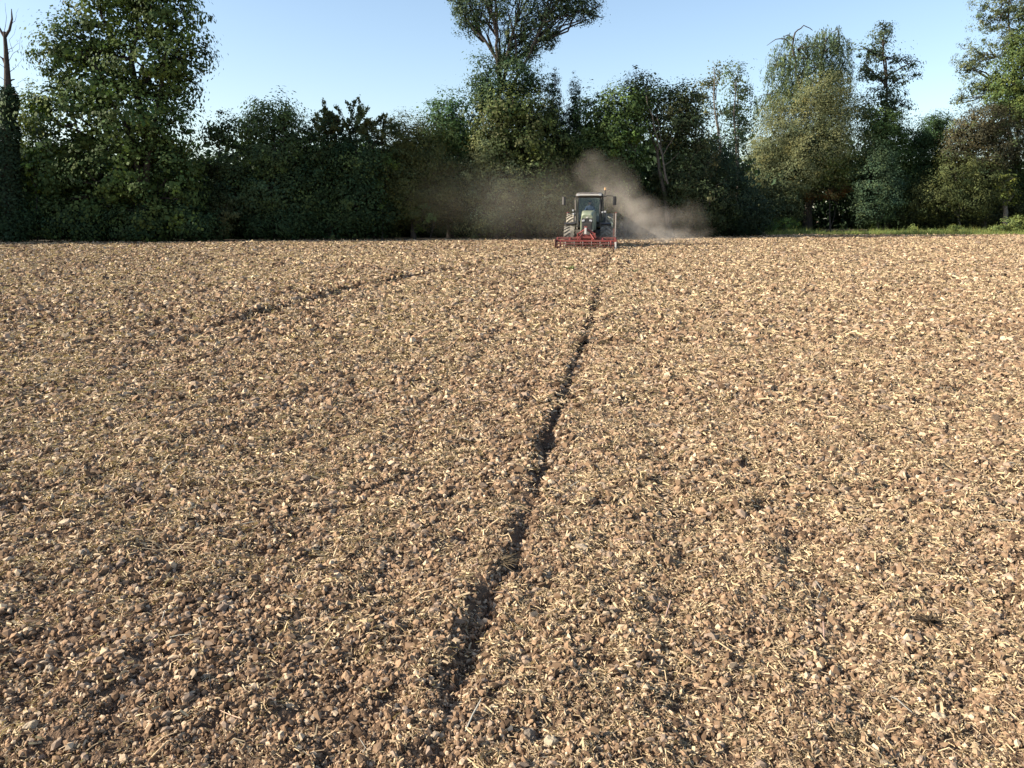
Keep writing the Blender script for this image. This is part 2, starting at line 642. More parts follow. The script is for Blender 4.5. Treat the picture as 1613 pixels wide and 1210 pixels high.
rr = np.concatenate([rng.lognormal(math.log(0.0150), 0.25, len(x1[:150])), rng.lognormal(math.log(0.0225), 0.25, len(x2[:150]))])
hz = H(xs, ys)
for i in range(len(xs)):
    o = bpy.data.objects.new('clod', protos[i % len(protos)])
    o.location = (xs[i], ys[i], hz[i] + rr[i] * 0.28)
    o.scale = (rr[i],) * 3
    o.rotation_euler = (rng.uniform(-0.5, 0.5), rng.uniform(-0.5, 0.5), rng.uniform(0, 6.28))
    link(o, field)


def straw_tint(n):
    a, b, c = np.array([0.52, 0.395, 0.235]), np.array([0.36, 0.262, 0.16]), np.array([0.22, 0.155, 0.10])
    t = rng.uniform(0, 1, n)[:, None]
    return np.where(t < 0.45, a, np.where(t < 0.8, b, c)) * rng.lognormal(0, 0.15, (n, 1))


def stalks(pos, ln, wd, tilt=0.28):
    """Bent three-sided straws, two segments each: 9 verts, 6 quads."""
    n = len(pos)
    az = rng.uniform(0, 2 * math.pi, n)
    el = np.abs(rng.normal(0, tilt, n)) * rng.choice([1, 1, 1, 2.2], n)
    el = np.clip(el, 0, 1.35)
    d = np.stack([np.cos(az) * np.cos(el), np.sin(az) * np.cos(el), np.sin(el)], -1)
    up = np.array([0, 0, 1.0])
    s = np.cross(d, up + rng.normal(0, 0.15, (n, 3)))
    s /= np.linalg.norm(s, axis=1, keepdims=True)
    u = np.cross(s, d)
    bend = rng.normal(0, 0.16, (n, 1)) * ln[:, None]
    side_ = rng.normal(0, 0.13, (n, 1)) * ln[:, None]
    P = [pos - d * ln[:, None] / 2, pos + u * bend + s * side_, pos + d * ln[:, None] / 2]
    rings = []
    for k, p in enumerate(P):
        sc = (wd * (1.0, 1.0, 0.8)[k])[:, None]
        for a in (0, 2.094, 4.189):
            rings.append(p + (s * math.cos(a) + u * math.sin(a)) * sc)
    V = np.stack(rings, 1).reshape(-1, 3)
    b = np.array([[0, 1, 4, 3], [1, 2, 5, 4], [2, 0, 3, 5], [3, 4, 7, 6], [4, 5, 8, 7], [5, 3, 6, 8]])
    return V, (b[None] + (np.arange(n) * 9)[:, None, None]).reshape(-1, 4)


def slivers(pos, ln, wd):
    """Flat curled shreds of straw: 2 quads."""
    n = len(pos)
    az = rng.uniform(0, 2 * math.pi, n)
    el = np.clip(rng.normal(0, 0.26, n), -0.5, 0.5)
    d = np.stack([np.cos(az) * np.cos(el), np.sin(az) * np.cos(el), np.sin(el)], -1)
    r = rng.normal(size=(n, 3)) + np.array([0, 0, 0.3])
    s = np.cross(d, r)
    s /= np.linalg.norm(s, axis=1, keepdims=True)
    u = np.cross(s, d)
    mid = pos + u * (rng.normal(0, 0.2, n) * ln)[:, None]
    V = np.stack([pos - d * ln[:, None] / 2 - s * wd[:, None], pos - d * ln[:, None] / 2 + s * wd[:, None],
                  mid - s * wd[:, None], mid + s * wd[:, None],
                  pos + d * ln[:, None] / 2 - s * wd[:, None], pos + d * ln[:, None] / 2 + s * wd[:, None]], 1).reshape(-1, 3)
    b = np.array([[0, 1, 3, 2], [2, 3, 5, 4]])
    return V, (b[None] + (np.arange(n) * 6)[:, None, None]).reshape(-1, 4)



# crumb and straw litter: small patches of pieces, set edge to edge over the whole field
def litter_points(name, protos_, bands_, mat, label, prob=None):
    pc = bpy.data.collections.new(name + '_patches')
    for me in protos_:
        pc.objects.link(bpy.data.objects.new(name + '_patch', me))
    P, Rr, Sc = [], [], []
    for y0, y1, rad, cover in bands_:
        x, y = scatter(y0, y1, cover / (math.pi * rad * rad))
        k = y < edge_y(x, y) - 0.2
        if prob is not None:
            k &= rng.uniform(0, 1, len(x)) < prob(x, y)
        x, y = x[k], y[k]
        e = rad * 0.6
        z = H(x, y)
        gx, gy = (H(x + e, y) - H(x - e, y)) / (2 * e), (H(x, y + e) - H(x, y - e)) / (2 * e)
        n_ = len(x)
        P.append(np.stack([x, y, z], -1))
        az = rng.uniform(0, 2 * math.pi, n_)
        # turn about Z first, then lay the patch along the slope
        tx, ty = np.clip(gy, -0.6, 0.6), np.clip(-gx, -0.6, 0.6)
        out = np.empty((n_, 3))
        for i in range(n_):
            m3 = Matrix.Rotation(math.atan(ty[i]), 3, 'Y') @ Matrix.Rotation(math.atan(tx[i]), 3, 'X') @ Matrix.Rotation(az[i], 3, 'Z')
            out[i] = m3.to_euler()
        Rr.append(out)
        Sc.append(rad * rng.uniform(0.85, 1.2, n_))
    P, Rr, Sc = np.concatenate(P), np.concatenate(Rr), np.concatenate(Sc)
    pm = rng.permutation(len(P))
    P, Rr, Sc = P[pm], Rr[pm], Sc[pm]
    me = bpy.data.meshes.new(name)
    me.vertices.add(len(P))
    me.vertices.foreach_set('co', P.astype(np.float32).ravel())
    a = me.attributes.new('turn', 'FLOAT_VECTOR', 'POINT')
    a.data.foreach_set('vector', Rr.astype(np.float32).ravel())
    a = me.attributes.new('size', 'FLOAT', 'POINT')
    a.data.foreach_set('value', Sc.astype(np.float32))
    o = bpy.data.objects.new(name, me)
    link(o, field, label=label, kind='stuff')
    ng = bpy.data.node_groups.new(name, 'GeometryNodeTree')
    ng.interface.new_socket('Geometry', in_out='INPUT', socket_type='NodeSocketGeometry')
    ng.interface.new_socket('Geometry', in_out='OUTPUT', socket_type='NodeSocketGeometry')
    N = ng.nodes.new
    gi, go, ip, ci = N('NodeGroupInput'), N('NodeGroupOutput'), N('GeometryNodeInstanceOnPoints'), N('GeometryNodeCollectionInfo')
    ci.inputs[0].default_value = pc
    ci.inputs[1].default_value = True
    ci.inputs[2].default_value = True
    na, nb = N('GeometryNodeInputNamedAttribute'), N('GeometryNodeInputNamedAttribute')
    na.data_type, nb.data_type = 'FLOAT_VECTOR', 'FLOAT'
    na.inputs[0].default_value, nb.inputs[0].default_value = 'turn', 'size'
    ip.inputs['Pick Instance'].default_value = True
    er = N('FunctionNodeEulerToRotation')
    ng.links.new(na.outputs[0], er.inputs[0])
    ng.links.new(gi.outputs[0], ip.inputs['Points'])
    ng.links.new(ci.outputs[0], ip.inputs['Instance'])
    ng.links.new(er.outputs[0], ip.inputs['Rotation'])
    ng.links.new(nb.outputs[0], ip.inputs['Scale'])
    ng.links.new(ip.outputs[0], go.inputs[0])
    o.modifiers.new('litter', 'NODES').node_group = ng
    return len(P)


def crumb_patch():
    n_ = 26
    r_ = np.sqrt(rng.uniform(0, 1, n_))
    a = rng.uniform(0, 2 * math.pi, n_)
    rad = np.minimum(0.115 * rng.lognormal(0, 0.58, n_), 0.42)
    pos = np.stack([r_ * np.cos(a), r_ * np.sin(a), rad * 0.3], -1)
    V, Fc = blobs(ICO1, pos, rad, 0.5, (0.35, 0.9))
    return np_mesh('crumb_patch', V, Fc, CLODMAT2, np.repeat(soil_tint(n_, np.full(n_, 2.0), np.full(n_, 1.0)), 12, 0))


def straw_patch():
    n_ = 15
    r_ = np.sqrt(rng.uniform(0, 1, n_))
    a = rng.uniform(0, 2 * math.pi, n_)
    pos = np.stack([r_ * np.cos(a), r_ * np.sin(a), rng.uniform(0.08, 0.30, n_)], -1)
    L = np.minimum(0.62 * rng.lognormal(-0.1, 0.45, n_), 0.95)
    W = 0.038 * rng.lognormal(0, 0.35, n_)
    V, Fc = slivers(pos, L, W)
    return np_mesh('straw_patch', V, Fc, STRAWMAT, np.repeat(straw_tint(n_), 6, 0))


CLODMAT2 = tinted('crumb_soil', rough=0.95, spec=0.05)
LB = [(1.4, 2.4, 0.035, 3.0), (2.4, 4, 0.046, 3.0), (4, 6.5, 0.064, 2.8), (6.5, 10, 0.09, 2.6), (10, 16, 0.14, 2.4), (16, 26, 0.18, 2.3), (26, 40, 0.235, 2.2), (40, 62, 0.30, 2.1), (62, 86, 0.38, 2.0)]


def straw_prob(x, y):
    s, _ = side(x, y, RUT)
    p = np.clip(0.68 + 0.45 * noise(x * 0.55 + 4, y * 0.4, 61) + 0.35 * noise(x * 2.3, y * 1.8, 62) + np.where(s > 0, 0.14, -0.13) + 0.20 * np.cos(2 * math.pi * s / 0.66 + 0.8 * noise(y * 0.3, x * 0.3, 63)) + 0.3 * np.exp(-((s - 0.38) / 0.22) ** 2), 0.22, 1)
    return p * np.where((s > -0.05 - 0.002 * y) & (s < 0.10 + 0.003 * y), 0.15, 1)


def crumb_prob(x, y):
    s, _ = side(x, y, RUT)
    return np.where((y > 4) & (s > -0.02 - 0.002 * y) & (s < 0.065 + 0.003 * y), 0.15, 1.0)


litter_points('soil_crumbs', [crumb_patch() for _ in range(36)], LB, CLODMAT2, 'fine dry soil crumbs covering the field', crumb_prob)
litter_points('straw_litter', [straw_patch() for _ in range(36)], [(a, b, r * 1.05, c * 1.25) for a, b, r, c in LB], STRAWMAT, 'fine shreds of pale straw lying all over the field', straw_prob)

VA, FA, CA, nv = [], [], [], 0
sb = [(1.45, 3.4, 300, 0.042, 0.0016, 0), (3.4, 6, 200, 0.052, 0.0021, 0), (6, 10, 100, 0.068, 0.0032, 1), (10, 20, 36, 0.105, 0.0055, 1),
      (20, 36, 11, 0.17, 0.0105, 1), (36, 62, 3.5, 0.24, 0.018, 1)]
for y0, y1, dens, ln, wd, kind in sb:
    for part in (0, 1):
        x, y = scatter(y0, y1, dens)
        k = y < edge_y(x, y) - 0.3
        s, _ = side(x, y, RUT)
        prob = np.clip(0.62 + 0.55 * noise(x * 0.55 + 4, y * 0.4, 61) + np.where(s > 0, 0.12, -0.05), 0.15, 1)
        prob = prob * np.where((s > -0.05) & (s < 0.12), 0.45, 1)
        k &= rng.uniform(0, 1, len(x)) < prob
        x, y = x[k], y[k]
        L = ln * rng.lognormal(-0.15, 0.45, len(x))
        W = wd * rng.lognormal(0, 0.3, len(x))
        pos = np.stack([x, y, H(x, y) + wd * 2 + rng.uniform(0.0, 0.22, len(x)) * ln], -1)
        if part == 0 and kind == 0:
            V, Fc = stalks(pos, L, W)
            put(V, Fc, np.repeat(straw_tint(len(x)), 9, 0))
        else:
            V, Fc = slivers(pos, L * 0.8, W * 1.7)
            put(V, Fc, np.repeat(straw_tint(len(x)), 6, 0))
np_obj('chopped_straw', np.concatenate(VA), np.concatenate(FA), STRAWMAT, np.concatenate(CA), kind='stuff', parent=field,
       label='short pale chopped straw strewn over the soil')

# the longest straws, each a piece of the field
sp = []
for k in range(10):
    V, Fc = stalks(np.zeros((1, 3)), np.ones(1), np.full(1, 0.027), 0.16)
    sp.append(np_mesh('straw_stalk', V, Fc, STRAWMAT, np.repeat(np.clip(straw_tint(1), 0.3, 0.9) * np.array([1, 0.93, 0.78]), 9, 0), True))
x, y = scatter(1.7, 7.5, 9.5, 0.68, 0.2)
order = rng.permutation(len(x))[:300]
x, y = x[order], y[order]
hz = H(x, y)
for i in range(len(x)):
    o = bpy.data.objects.new('straw_stalk', sp[i % len(sp)])
    l_ = rng.uniform(0.07, 0.14) * (0.8 + 0.06 * y[i])
    o.location = (x[i], y[i], hz[i] + 0.014 + 0.05 * l_)
    o.scale = (l_, l_, l_)
    o.rotation_euler = (rng.uniform(-0.25, 0.25), rng.uniform(-0.25, 0.25), rng.uniform(0, 6.28))
    link(o, field)

# ground under and in front of the wood
def strip(name, mat, fn0, fn1, pxs, lift, kind='structure', label=None):
    V, Fc = [], []
    m = 7
    for i, px in enumerate(pxs):
        d0, d1 = fn0(px), fn1(px)
        for j in range(m):
            D = d0 + (d1 - d0) * j / (m - 1)
            xx = (px - CX) / (F * 1.0176) * D
            V.append((xx, D, float(H(xx, D)) * (D < 100) + lift(j / (m - 1), px) + 0.02 * float(noise(np.array(xx * 1.3), np.array(D * 1.3), 80))))
    n_ = len(pxs)
    for i in range(n_ - 1):
        for j in range(m - 1):
            a = i * m + j
            Fc.append((a, a + m, a + m + 1, a + 1))
    return np_obj(name, V, Fc, mat, smooth=True, kind=kind, label=label)


edge = lambda px: float(np.interp(px, EDGE_PX, EDGE_D))
strip('woodland_floor', LITTER, lambda p: edge(p) + (0 if p < 1190 else 8.5), lambda p: 130, np.linspace(-1400, 2900, 160),
      lambda t, p: 0.10, label='dark leaf litter under the trees')
strip('grass_verge', VERGE, lambda p: edge(p) - 0.6, lambda p: edge(p) + 9, np.linspace(1200, 2000, 70),
      lambda t, p: 0.06 + 0.22 * t, label='uneven grassy verge between field and trees')
strip('dirt_path', PATHM, lambda p: edge(1320) + 0.8, lambda p: edge(1320) + 19, np.linspace(1292, 1366, 12),
      lambda t, p: 0.12 + 0.26 * t, label='pale dirt path leading into the dark gap in the trees')

# ------------------------------------------------------------------ trees and shrubs
def unit(a):
    return a / np.maximum(np.linalg.norm(a, axis=-1, keepdims=True), 1e-9)


def leaf_quads(c, axis, nrm, L, W):
    b = unit(np.cross(nrm, axis))
    a = unit(axis)
    V = np.stack([c - a * L[:, None] / 2, c + b * W[:, None] / 2 - a * L[:, None] * 0.08, c + a * L[:, None] / 2, c - b * W[:, None] / 2 - a * L[:, None] * 0.08], 1).reshape(-1, 3)
    return V, np.arange(len(c) * 4).reshape(-1, 4)


def tube(pts, rads, n=6):
    pts = np.asarray(pts, float)
    V, Fc = [], []
    for i, p in enumerate(pts):
        d = unit(pts[min(i + 1, len(pts) - 1)] - pts[max(i - 1, 0)])
        u = unit(np.cross(d, [0.31, 0.83, 0.2]))
        w = np.cross(d, u)
        for k in range(n):
            t = 2 * math.pi * k / n
            V.append(p + (u * math.cos(t) + w * math.sin(t)) * rads[i])
        if i:
            for k in range(n):
                Fc.append(((i - 1) * n + k, (i - 1) * n + (k + 1) % n, i * n + (k + 1) % n, i * n + k))
    return np.array(V), np.array(Fc)


def wander(a, b, n=5, amp=0.06, sag=0.0):
    a, b = np.asarray(a, float), np.asarray(b, float)
    ln = np.linalg.norm(b - a)
    t = np.linspace(0, 1, n)[:, None]
    p = a + (b - a) * t
    off = rng.normal(0, amp * ln, (n, 3)) * np.sin(np.pi * t)
    off[:, 2] += sag * ln * np.sin(np.pi * t[:, 0])
    return p + off


class Wood:
    def __init__(self):
        self.V, self.F, self.n = [], [], 0

    def add(self, pts, rads, n=6):
        v, f = tube(pts, rads, n)
        self.V.append(v)
        self.F.append(f + self.n)
        self.n += len(v)


def tree(name, label, D, lobes, col, base=None, lai=3.4, leaf=0.20, asp=0.62, clump=0.55, per=34, mode='clump', r0=0.16, bark=None,
         twigs=5, strand=(1.2, 3.0), strands=40, upness=0.55, fringe=0.0, cat='tree', group=None, extra=None, trunk_top=None, depth=0.8, var=0.2, limbs=True, shell=0.5, accents=None):
    lob = []
    for l in lobes:
        px, py, rx, ry = l[:4]
        dd = l[4] if len(l) > 4 else 0.0
        Dl = D + dd
        c = at(px, py, Dl)
        s = Dl / ray(px, py)[1]
        lob.append((c, np.array([rx * s, min(max(rx * s * depth, 0.6), 4.5), ry * s])))
    bx = base if base is not None else np.mean([l[0] for l in lobes])
    b0 = np.array([(bx - CX) / (F * 1.0176) * D, D, 0.0])
    root = empty(name, b0, label=label, cat=cat, group=group)
    LV, LF, LC, ln = [], [], [], 0
    wood = Wood()
    tops = sorted(lob, key=lambda q: -q[0][2])
    top = tops[0][0] if trunk_top is None else at(*trunk_top, D)
    tp = wander(b0 - [0, 0, 0.3], top, 8, 0.018)
    hgt = max(top[2], 0.5)
    trad = r0 * (1 - 0.85 * np.linspace(0, 1, 8)) * (1 + 0.5 * np.exp(-np.linspace(0, 8, 8)))
    wood.add(tp, trad, 8)
    col = np.array(col)
    leaf = leaf * 0.9
    for c, r in lob:
        area = math.pi * r[0] * r[2]
        la = leaf * leaf * asp * 0.5
        n = int(lai * area / la)
        if mode == 'clump':
            nc = max(6, n // per)
            d = unit(rng.normal(size=(nc, 3)))
            d[:, 2] += 0.12
            ph = rng.uniform(0, 50)
            wob = 1 + 0.30 * noise(np.arctan2(d[:, 1], d[:, 0]) * 2.2 + ph, d[:, 2] * 3.0, 90) + rng.normal(0, 0.06, nc)
            rf = (shell + (1 - shell) * np.sqrt(rng.uniform(0, 1, nc))) * wob
            cc = c + d * r * rf[:, None]
            cr = clump * rng.lognormal(0, 0.35, nc)
            k = rng.integers(0, nc, n)
            g3 = np.clip(rng.normal(0, 1, (n, 3)), -1.7, 1.7)
            off = g3 * np.array([1, 1, 0.7]) * cr[k][:, None] * 0.62
            p = cc[k] + off
            out = unit(d[k] * 1.15 + unit(off) * 0.55 + np.array([0, 0, upness * 0.35]) + rng.normal(0, 0.30, (n, 3)))
            ax = np.cross(out, rng.normal(size=(n, 3)))
            ctint = rng.lognormal(0, var, nc)[k][:, None]
            chue = rng.normal(0, 1, nc)[k]
        else:
            ns = max(4, int(strands * area / 6.0))
            d = unit(rng.normal(size=(ns, 3)) * np.array([1, 1, 0.8]) + np.array([0, 0, 0.25 if mode == 'weep' else 0.35]))
            st = c + d * r * rng.uniform(0.45, 1.0, ns)[:, None]
            sl = rng.uniform(*strand, ns)
            per_s = max(6, n // ns)
            k = np.repeat(np.arange(ns), per_s)
            n = len(k)
            t = rng.uniform(0, 1, n)
            hd = unit(d * np.array([1, 1, 0]) + rng.normal(0, 0.2, (ns, 3)) * np.array([1, 1, 0]))
            if mode == 'weep':
                p = st[k] + hd[k] * (0.35 * (1 - np.exp(-3 * t)))[:, None] - np.array([0, 0, 1.0]) * (sl[k] * (t ** 1.25))[:, None] + rng.normal(0, 0.10, (n, 3)) + (0.22 * np.sin(t * 3.5 + k * 1.7))[:, None] * hd[k]
                ax = np.array([0, 0, -1.0]) + rng.normal(0, 0.28, (n, 3))
                out = unit(rng.normal(0, 0.5, (n, 3)) + d[k] * np.array([1, 1, 0.4]))
            else:
                dr = unit(d * 0.8 + np.array([0, 0, 0.55]) + rng.normal(0, 0.25, (ns, 3)))
                arch = rng.uniform(0.15, 0.5, ns)
                p = st[k] + dr[k] * (sl[k] * t)[:, None] - np.array([0, 0, 1.0]) * (sl[k] * arch[k] * t * t)[:, None] + rng.normal(0, 0.07, (n, 3))
                ax = dr[k] * 0.7 + rng.normal(0, 0.5, (n, 3))
                out = unit(rng.normal(0, 0.4, (n, 3)) + d[k] * 0.7 + np.array([0, 0, 0.35]))
                for q in range(0, ns, 3):
                    tt = np.linspace(0, 0.95, 4)[:, None]
                    pts = st[q] + dr[q] * sl[q] * tt - np.array([0, 0, 1.0]) * sl[q] * arch[q] * tt * tt
                    wood.add(np.vstack([(c + np.array([0, 0, r[2] * 0.25]))[None], pts]), [0.024, 0.022, 0.016, 0.01, 0.005], 4)
            ctint = rng.lognormal(0, var, ns)[k][:, None]
            chue = rng.normal(0, 1, ns)[k]
            cc = st
        keep = p[:, 2] > 0.06
        p, out, ax, ctint, chue = p[keep], out[keep], ax[keep], ctint[keep], chue[keep]
        n = len(p)
        L = leaf * rng.lognormal(0, 0.25, n)
        v, f = leaf_quads(p, ax, out, L, L * asp * rng.uniform(0.8, 1.2, n))
        tint = col * np.array([0.98, 1.02, 0.82]) * ctint * rng.lognormal(0, 0.13, (n, 1)) * (1 + np.outer(chue, [0.10, 0.02, -0.08]))
        if accents is not None:
            a = chue > 1.15
            tint[a] = np.array(accents) * ctint[a] * rng.lognormal(0, 0.1, (a.sum(), 1))
        LV.append(v)
        LF.append(f + ln)
        ln += len(v)
        LC.append(np.repeat(np.clip(tint, 0.004, 0.6), 4, 0))
        if limbs:
            h = np.clip((c[2] - r[2] * 0.9) / hgt, 0.18, 0.85)
            i = int(round(h * 7))
            start = tp[i]
            if np.linalg.norm(c - start) > 0.4:
                rr_ = max(0.03, trad[i] * 0.62)
                lp = wander(start, c + np.array([0, 0, r[2] * 0.25]), 5, 0.05, 0.06)
                wood.add(lp, rr_ * np.linspace(1, 0.3, 5))
            for q in range(min(twigs, len(cc))):
                e = cc[rng.integers(0, len(cc))]
                wood.add(wander(c * 0.55 + start * 0.45 if q % 2 else c, e, 4, 0.07, 0.05), max(0.018, r0 * 0.22) * np.array([1, 0.75, 0.5, 0.2]), 4)
    for e in (extra or []):
        pts, ra, rb = e[:3]
        P = np.array([at(a, b, D + (e[3] if len(e) > 3 else -0.6)) for a, b in pts])
        P = np.concatenate([wander(P[i], P[i + 1], 4, 0.03)[:-1] for i in range(len(P) - 1)] + [P[-1:]])
        lv, lf = tube(P, np.linspace(ra, rb, len(P)), 6)
        np_obj('limb', lv - b0, lf, bark or BARK, smooth=True, parent=root)
    np_obj('crown', np.concatenate(LV) - b0, np.concatenate(LF), LEAF, np.concatenate(LC), parent=root)
    np_obj('trunk', np.concatenate(wood.V) - b0, np.concatenate(wood.F), bark or BARK, smooth=True, parent=root)
    return root


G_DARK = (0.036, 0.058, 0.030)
G_MID = (0.058, 0.088, 0.034)
G_LIT = (0.085, 0.120, 0.040)
G_LIME = (0.120, 0.160, 0.040)
G_OLIVE = (0.085, 0.095, 0.044)
G_SILV = (0.125, 0.135, 0.085)
G_GREY = (0.070, 0.092, 0.062)
G_BROWN = (0.085, 0.060, 0.040)

# -- left: bare snag wrapped in ivy, and the big maple
snag = empty('dead_tree', ((12 - CX) / (F * 1.0176) * 51.6, 51.6, 0), label='bare dead treetop rising from an ivy covered trunk at the far left', cat='tree')
sb0 = np.array(snag.location)
w = Wood()
def pp(*pts, D=51.6):
    return np.array([at(a, b, D) for a, b in pts])
w.add(pp((14, 384), (12, 300), (11, 220), (13, 160), (11, 110), (9, 75), (7, 50)), [0.42, 0.36, 0.32, 0.26, 0.17, 0.12, 0.09], 8)
w.add(pp((8, 58), (15, 47), (19, 30), (18, 14)), [0.10, 0.08, 0.06, 0.02])
w.add(pp((8, 60), (2, 50), (-4, 38), (-8, 30)), [0.09, 0.07, 0.05, 0.02])
w.add(pp((10, 105), (4, 92), (-2, 88)), [0.08, 0.06, 0.03])
w.add(pp((12, 130), (19, 126), (23, 125)), [0.07, 0.05, 0.03])
for a, b in (((11, 100), (34, 52)), ((12, 115), (38, 90)), ((13, 140), (44, 120)), ((10, 80), (30, 68)), ((11, 110), (-16, 70)), ((13, 150), (36, 140)), ((18, 40), (29, 14)), ((6, 55), (8, 5)), ((12, 90), (26, 40)), ((12, 128), (-14, 108))):
    p0, p1 = at(*a, 51.6), at(*b, 51.6 + rng.uniform(-1.5, 1.5))
    q = wander(p0, p1, 6, 0.05, -0.08)
    w.add(q, np.linspace(0.022, 0.006, 6), 4)
np_obj('trunk', np.concatenate(w.V) - sb0, np.concatenate(w.F), BARK, smooth=True, parent=snag)
V_, F_, C_, m_ = [], [], [], 0
for z in np.linspace(0.2, 9.6, 150):
    n_ = 60
    rad = 0.40 + 0.75 * (1 - z / 9.8) + 0.10 * math.sin(z * 3)
    a = rng.uniform(0, 6.28, n_)
    rr2 = rad * rng.uniform(0.7, 1.15, n_)
    stem = pp((14, 384), (12, 300), (11, 220), (13, 160), (11, 110))
    p = np.stack([np.cos(a) * rr2, np.sin(a) * rr2, z + rng.normal(0, 0.12, n_)], -1) + np.array([np.interp(z, stem[:, 2], stem[:, 0]), 51.6, 0])
    nn = unit(np.stack([np.cos(a), np.sin(a), a * 0 + 0.5], -1) + rng.normal(0, 0.45, (n_, 3)))
    L = rng.uniform(0.12, 0.2, n_)
    v, f = leaf_quads(p, np.cross(nn, rng.normal(size=(n_, 3))), nn, L, L * 0.85)
    V_.append(v), F_.append(f + m_), C_.append(np.repeat(np.array(G_DARK) * rng.lognormal(0, 0.25, (n_, 1)), 4, 0))
    m_ += len(v)
np_obj('ivy', np.concatenate(V_) - sb0, np.concatenate(F_), LEAF, np.concatenate(C_), parent=snag)

tree('lime_tree', 'pale lime green treetop peeking between dead snag and big maple', 59, [(48, 185, 30, 38), (40, 250, 34, 50), (55, 310, 36, 60)], (0.13, 0.145, 0.045), lai=3.2, leaf=0.2)
tree('maple_tree', 'big dense maple towering at the left of the wood', 53.5,
     [(112, 95, 58, 52), (100, 75, 30, 34), (165, 40, 62, 60), (215, -20, 80, 62), (262, 30, 58, 58), (285, 92, 48, 46), (230, 110, 72, 50),
      (268, 140, 40, 34), (150, 145, 70, 45), (120, 195, 82, 55), (205, 200, 84, 62), (265, 215, 52, 58), (95, 265, 66, 62), (180, 280, 92, 62), (265, 300, 66, 76), (60, 330, 46, 50), (140, 340, 80, 42), (230, 350, 84, 40)],
     (0.066, 0.092, 0.036), base=232, lai=2.9, leaf=0.215, asp=0.85, clump=0.58, per=40, r0=0.42, twigs=6, var=0.2, shell=0.5,
     extra=[([(228, 300), (205, 210), (160, 120), (120, 70)], 0.2, 0.05), ([(230, 290), (245, 180), (262, 80), (270, 20)], 0.22, 0.05)])
tree('understory_shrub', 'yellow green sapling at the foot of the big maple', 52.2, [(56, 285, 15, 24)], G_LIME, lai=2.2, leaf=0.22, r0=0.05, cat='shrub', clump=0.25)
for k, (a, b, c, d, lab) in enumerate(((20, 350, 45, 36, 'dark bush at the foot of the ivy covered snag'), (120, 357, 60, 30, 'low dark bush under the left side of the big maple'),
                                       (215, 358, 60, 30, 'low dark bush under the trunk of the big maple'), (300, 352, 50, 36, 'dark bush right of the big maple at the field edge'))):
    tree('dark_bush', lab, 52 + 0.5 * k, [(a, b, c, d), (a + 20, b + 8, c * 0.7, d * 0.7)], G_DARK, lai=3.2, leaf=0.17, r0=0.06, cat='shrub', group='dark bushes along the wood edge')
tree('small_tree', 'small dark tree with sky gaps right of the big maple', 56, [(345, 212, 32, 27), (328, 262, 22, 18), (362, 268, 34, 40), (330, 310, 40, 36), (372, 320, 38, 44)], (0.045, 0.062, 0.034), lai=3.0, leaf=0.2, r0=0.13, shell=0.3)
tree('thorn_bush', 'light olive bush alone at the edge, left third of the wood', 54.2, [(352, 345, 24, 28), (345, 366, 26, 12)], (0.085, 0.085, 0.045), lai=1.8, leaf=0.12, r0=0.05, cat='shrub', clump=0.28)
tree('elder_tree', 'dark tree with pale feathery top, left of the arching branches', 57, [(432, 185, 42, 28), (400, 208, 30, 26), (455, 215, 30, 30), (428, 250, 52, 42), (410, 310, 55, 52), (465, 320, 45, 52)], (0.062, 0.086, 0.045),
     lai=3.6, leaf=0.2, r0=0.18, extra=[([(440, 260), (447, 200), (452, 150)], 0.08, 0.01)], accents=G_LIT)
tree('arching_tree', 'tree with long arching leafy branches against the sky', 57.5, [(560, 205, 56, 30), (520, 215, 40, 32), (600, 225, 34, 28)], (0.072, 0.084, 0.045), mode='spray', strands=26, strand=(0.8, 1.7), lai=3.8, leaf=0.19, asp=0.5, r0=0.2)
tree('ivy_tree', 'dark ivy draped tree below the arching branches', 57, [(510, 240, 46, 48), (560, 260, 55, 48), (500, 310, 52, 60), (560, 325, 56, 54), (475, 350, 40, 30)], G_DARK, lai=3.4, leaf=0.18, r0=0.2, accents=(0.075, 0.105, 0.035))
tree('olive_tree', 'olive green tree at the left edge of the dust haze', 58.5, [(640, 230, 40, 42), (618, 275, 42, 36), (672, 255, 46, 52), (640, 315, 56, 56), (690, 310, 46, 60)], (0.078, 0.082, 0.036), lai=3.0, leaf=0.16, asp=0.5, r0=0.2, upness=0.3)
tree('lime_sapling', 'bright lime leaves of a sapling in front of the olive tree', 57.2, [(612, 258, 18, 14), (590, 282, 14, 20), (600, 320, 10, 22)], G_LIME, lai=1.7, leaf=0.2, r0=0.05, clump=0.25)
tree('hazel_shrub', 'fresh green shrub with big leaves under the olive tree', 58.0, [(672, 340, 26, 18), (655, 350, 12, 18), (694, 322, 16, 18)], (0.11, 0.15, 0.055), lai=1.7, leaf=0.26, asp=0.7, r0=0.05, cat='shrub', clump=0.3)
tree('rounded_tree', 'rounded mid green tree left of the tall open ash', 61, [(712, 190, 40, 40), (690, 215, 38, 40), (730, 225, 36, 44), (705, 265, 40, 38), (710, 320, 50, 55)], (0.052, 0.088, 0.042), lai=3.1, leaf=0.19, r0=0.24)
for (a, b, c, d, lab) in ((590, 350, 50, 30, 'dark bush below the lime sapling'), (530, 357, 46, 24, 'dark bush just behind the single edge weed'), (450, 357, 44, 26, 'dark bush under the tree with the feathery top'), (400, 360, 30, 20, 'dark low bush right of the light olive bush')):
    tree('dark_bush', lab, edge(a) + 1.0, [(a, b, c, d)], G_DARK, lai=3.0, leaf=0.16, r0=0.06, cat='shrub', group='dark bushes along the wood edge')

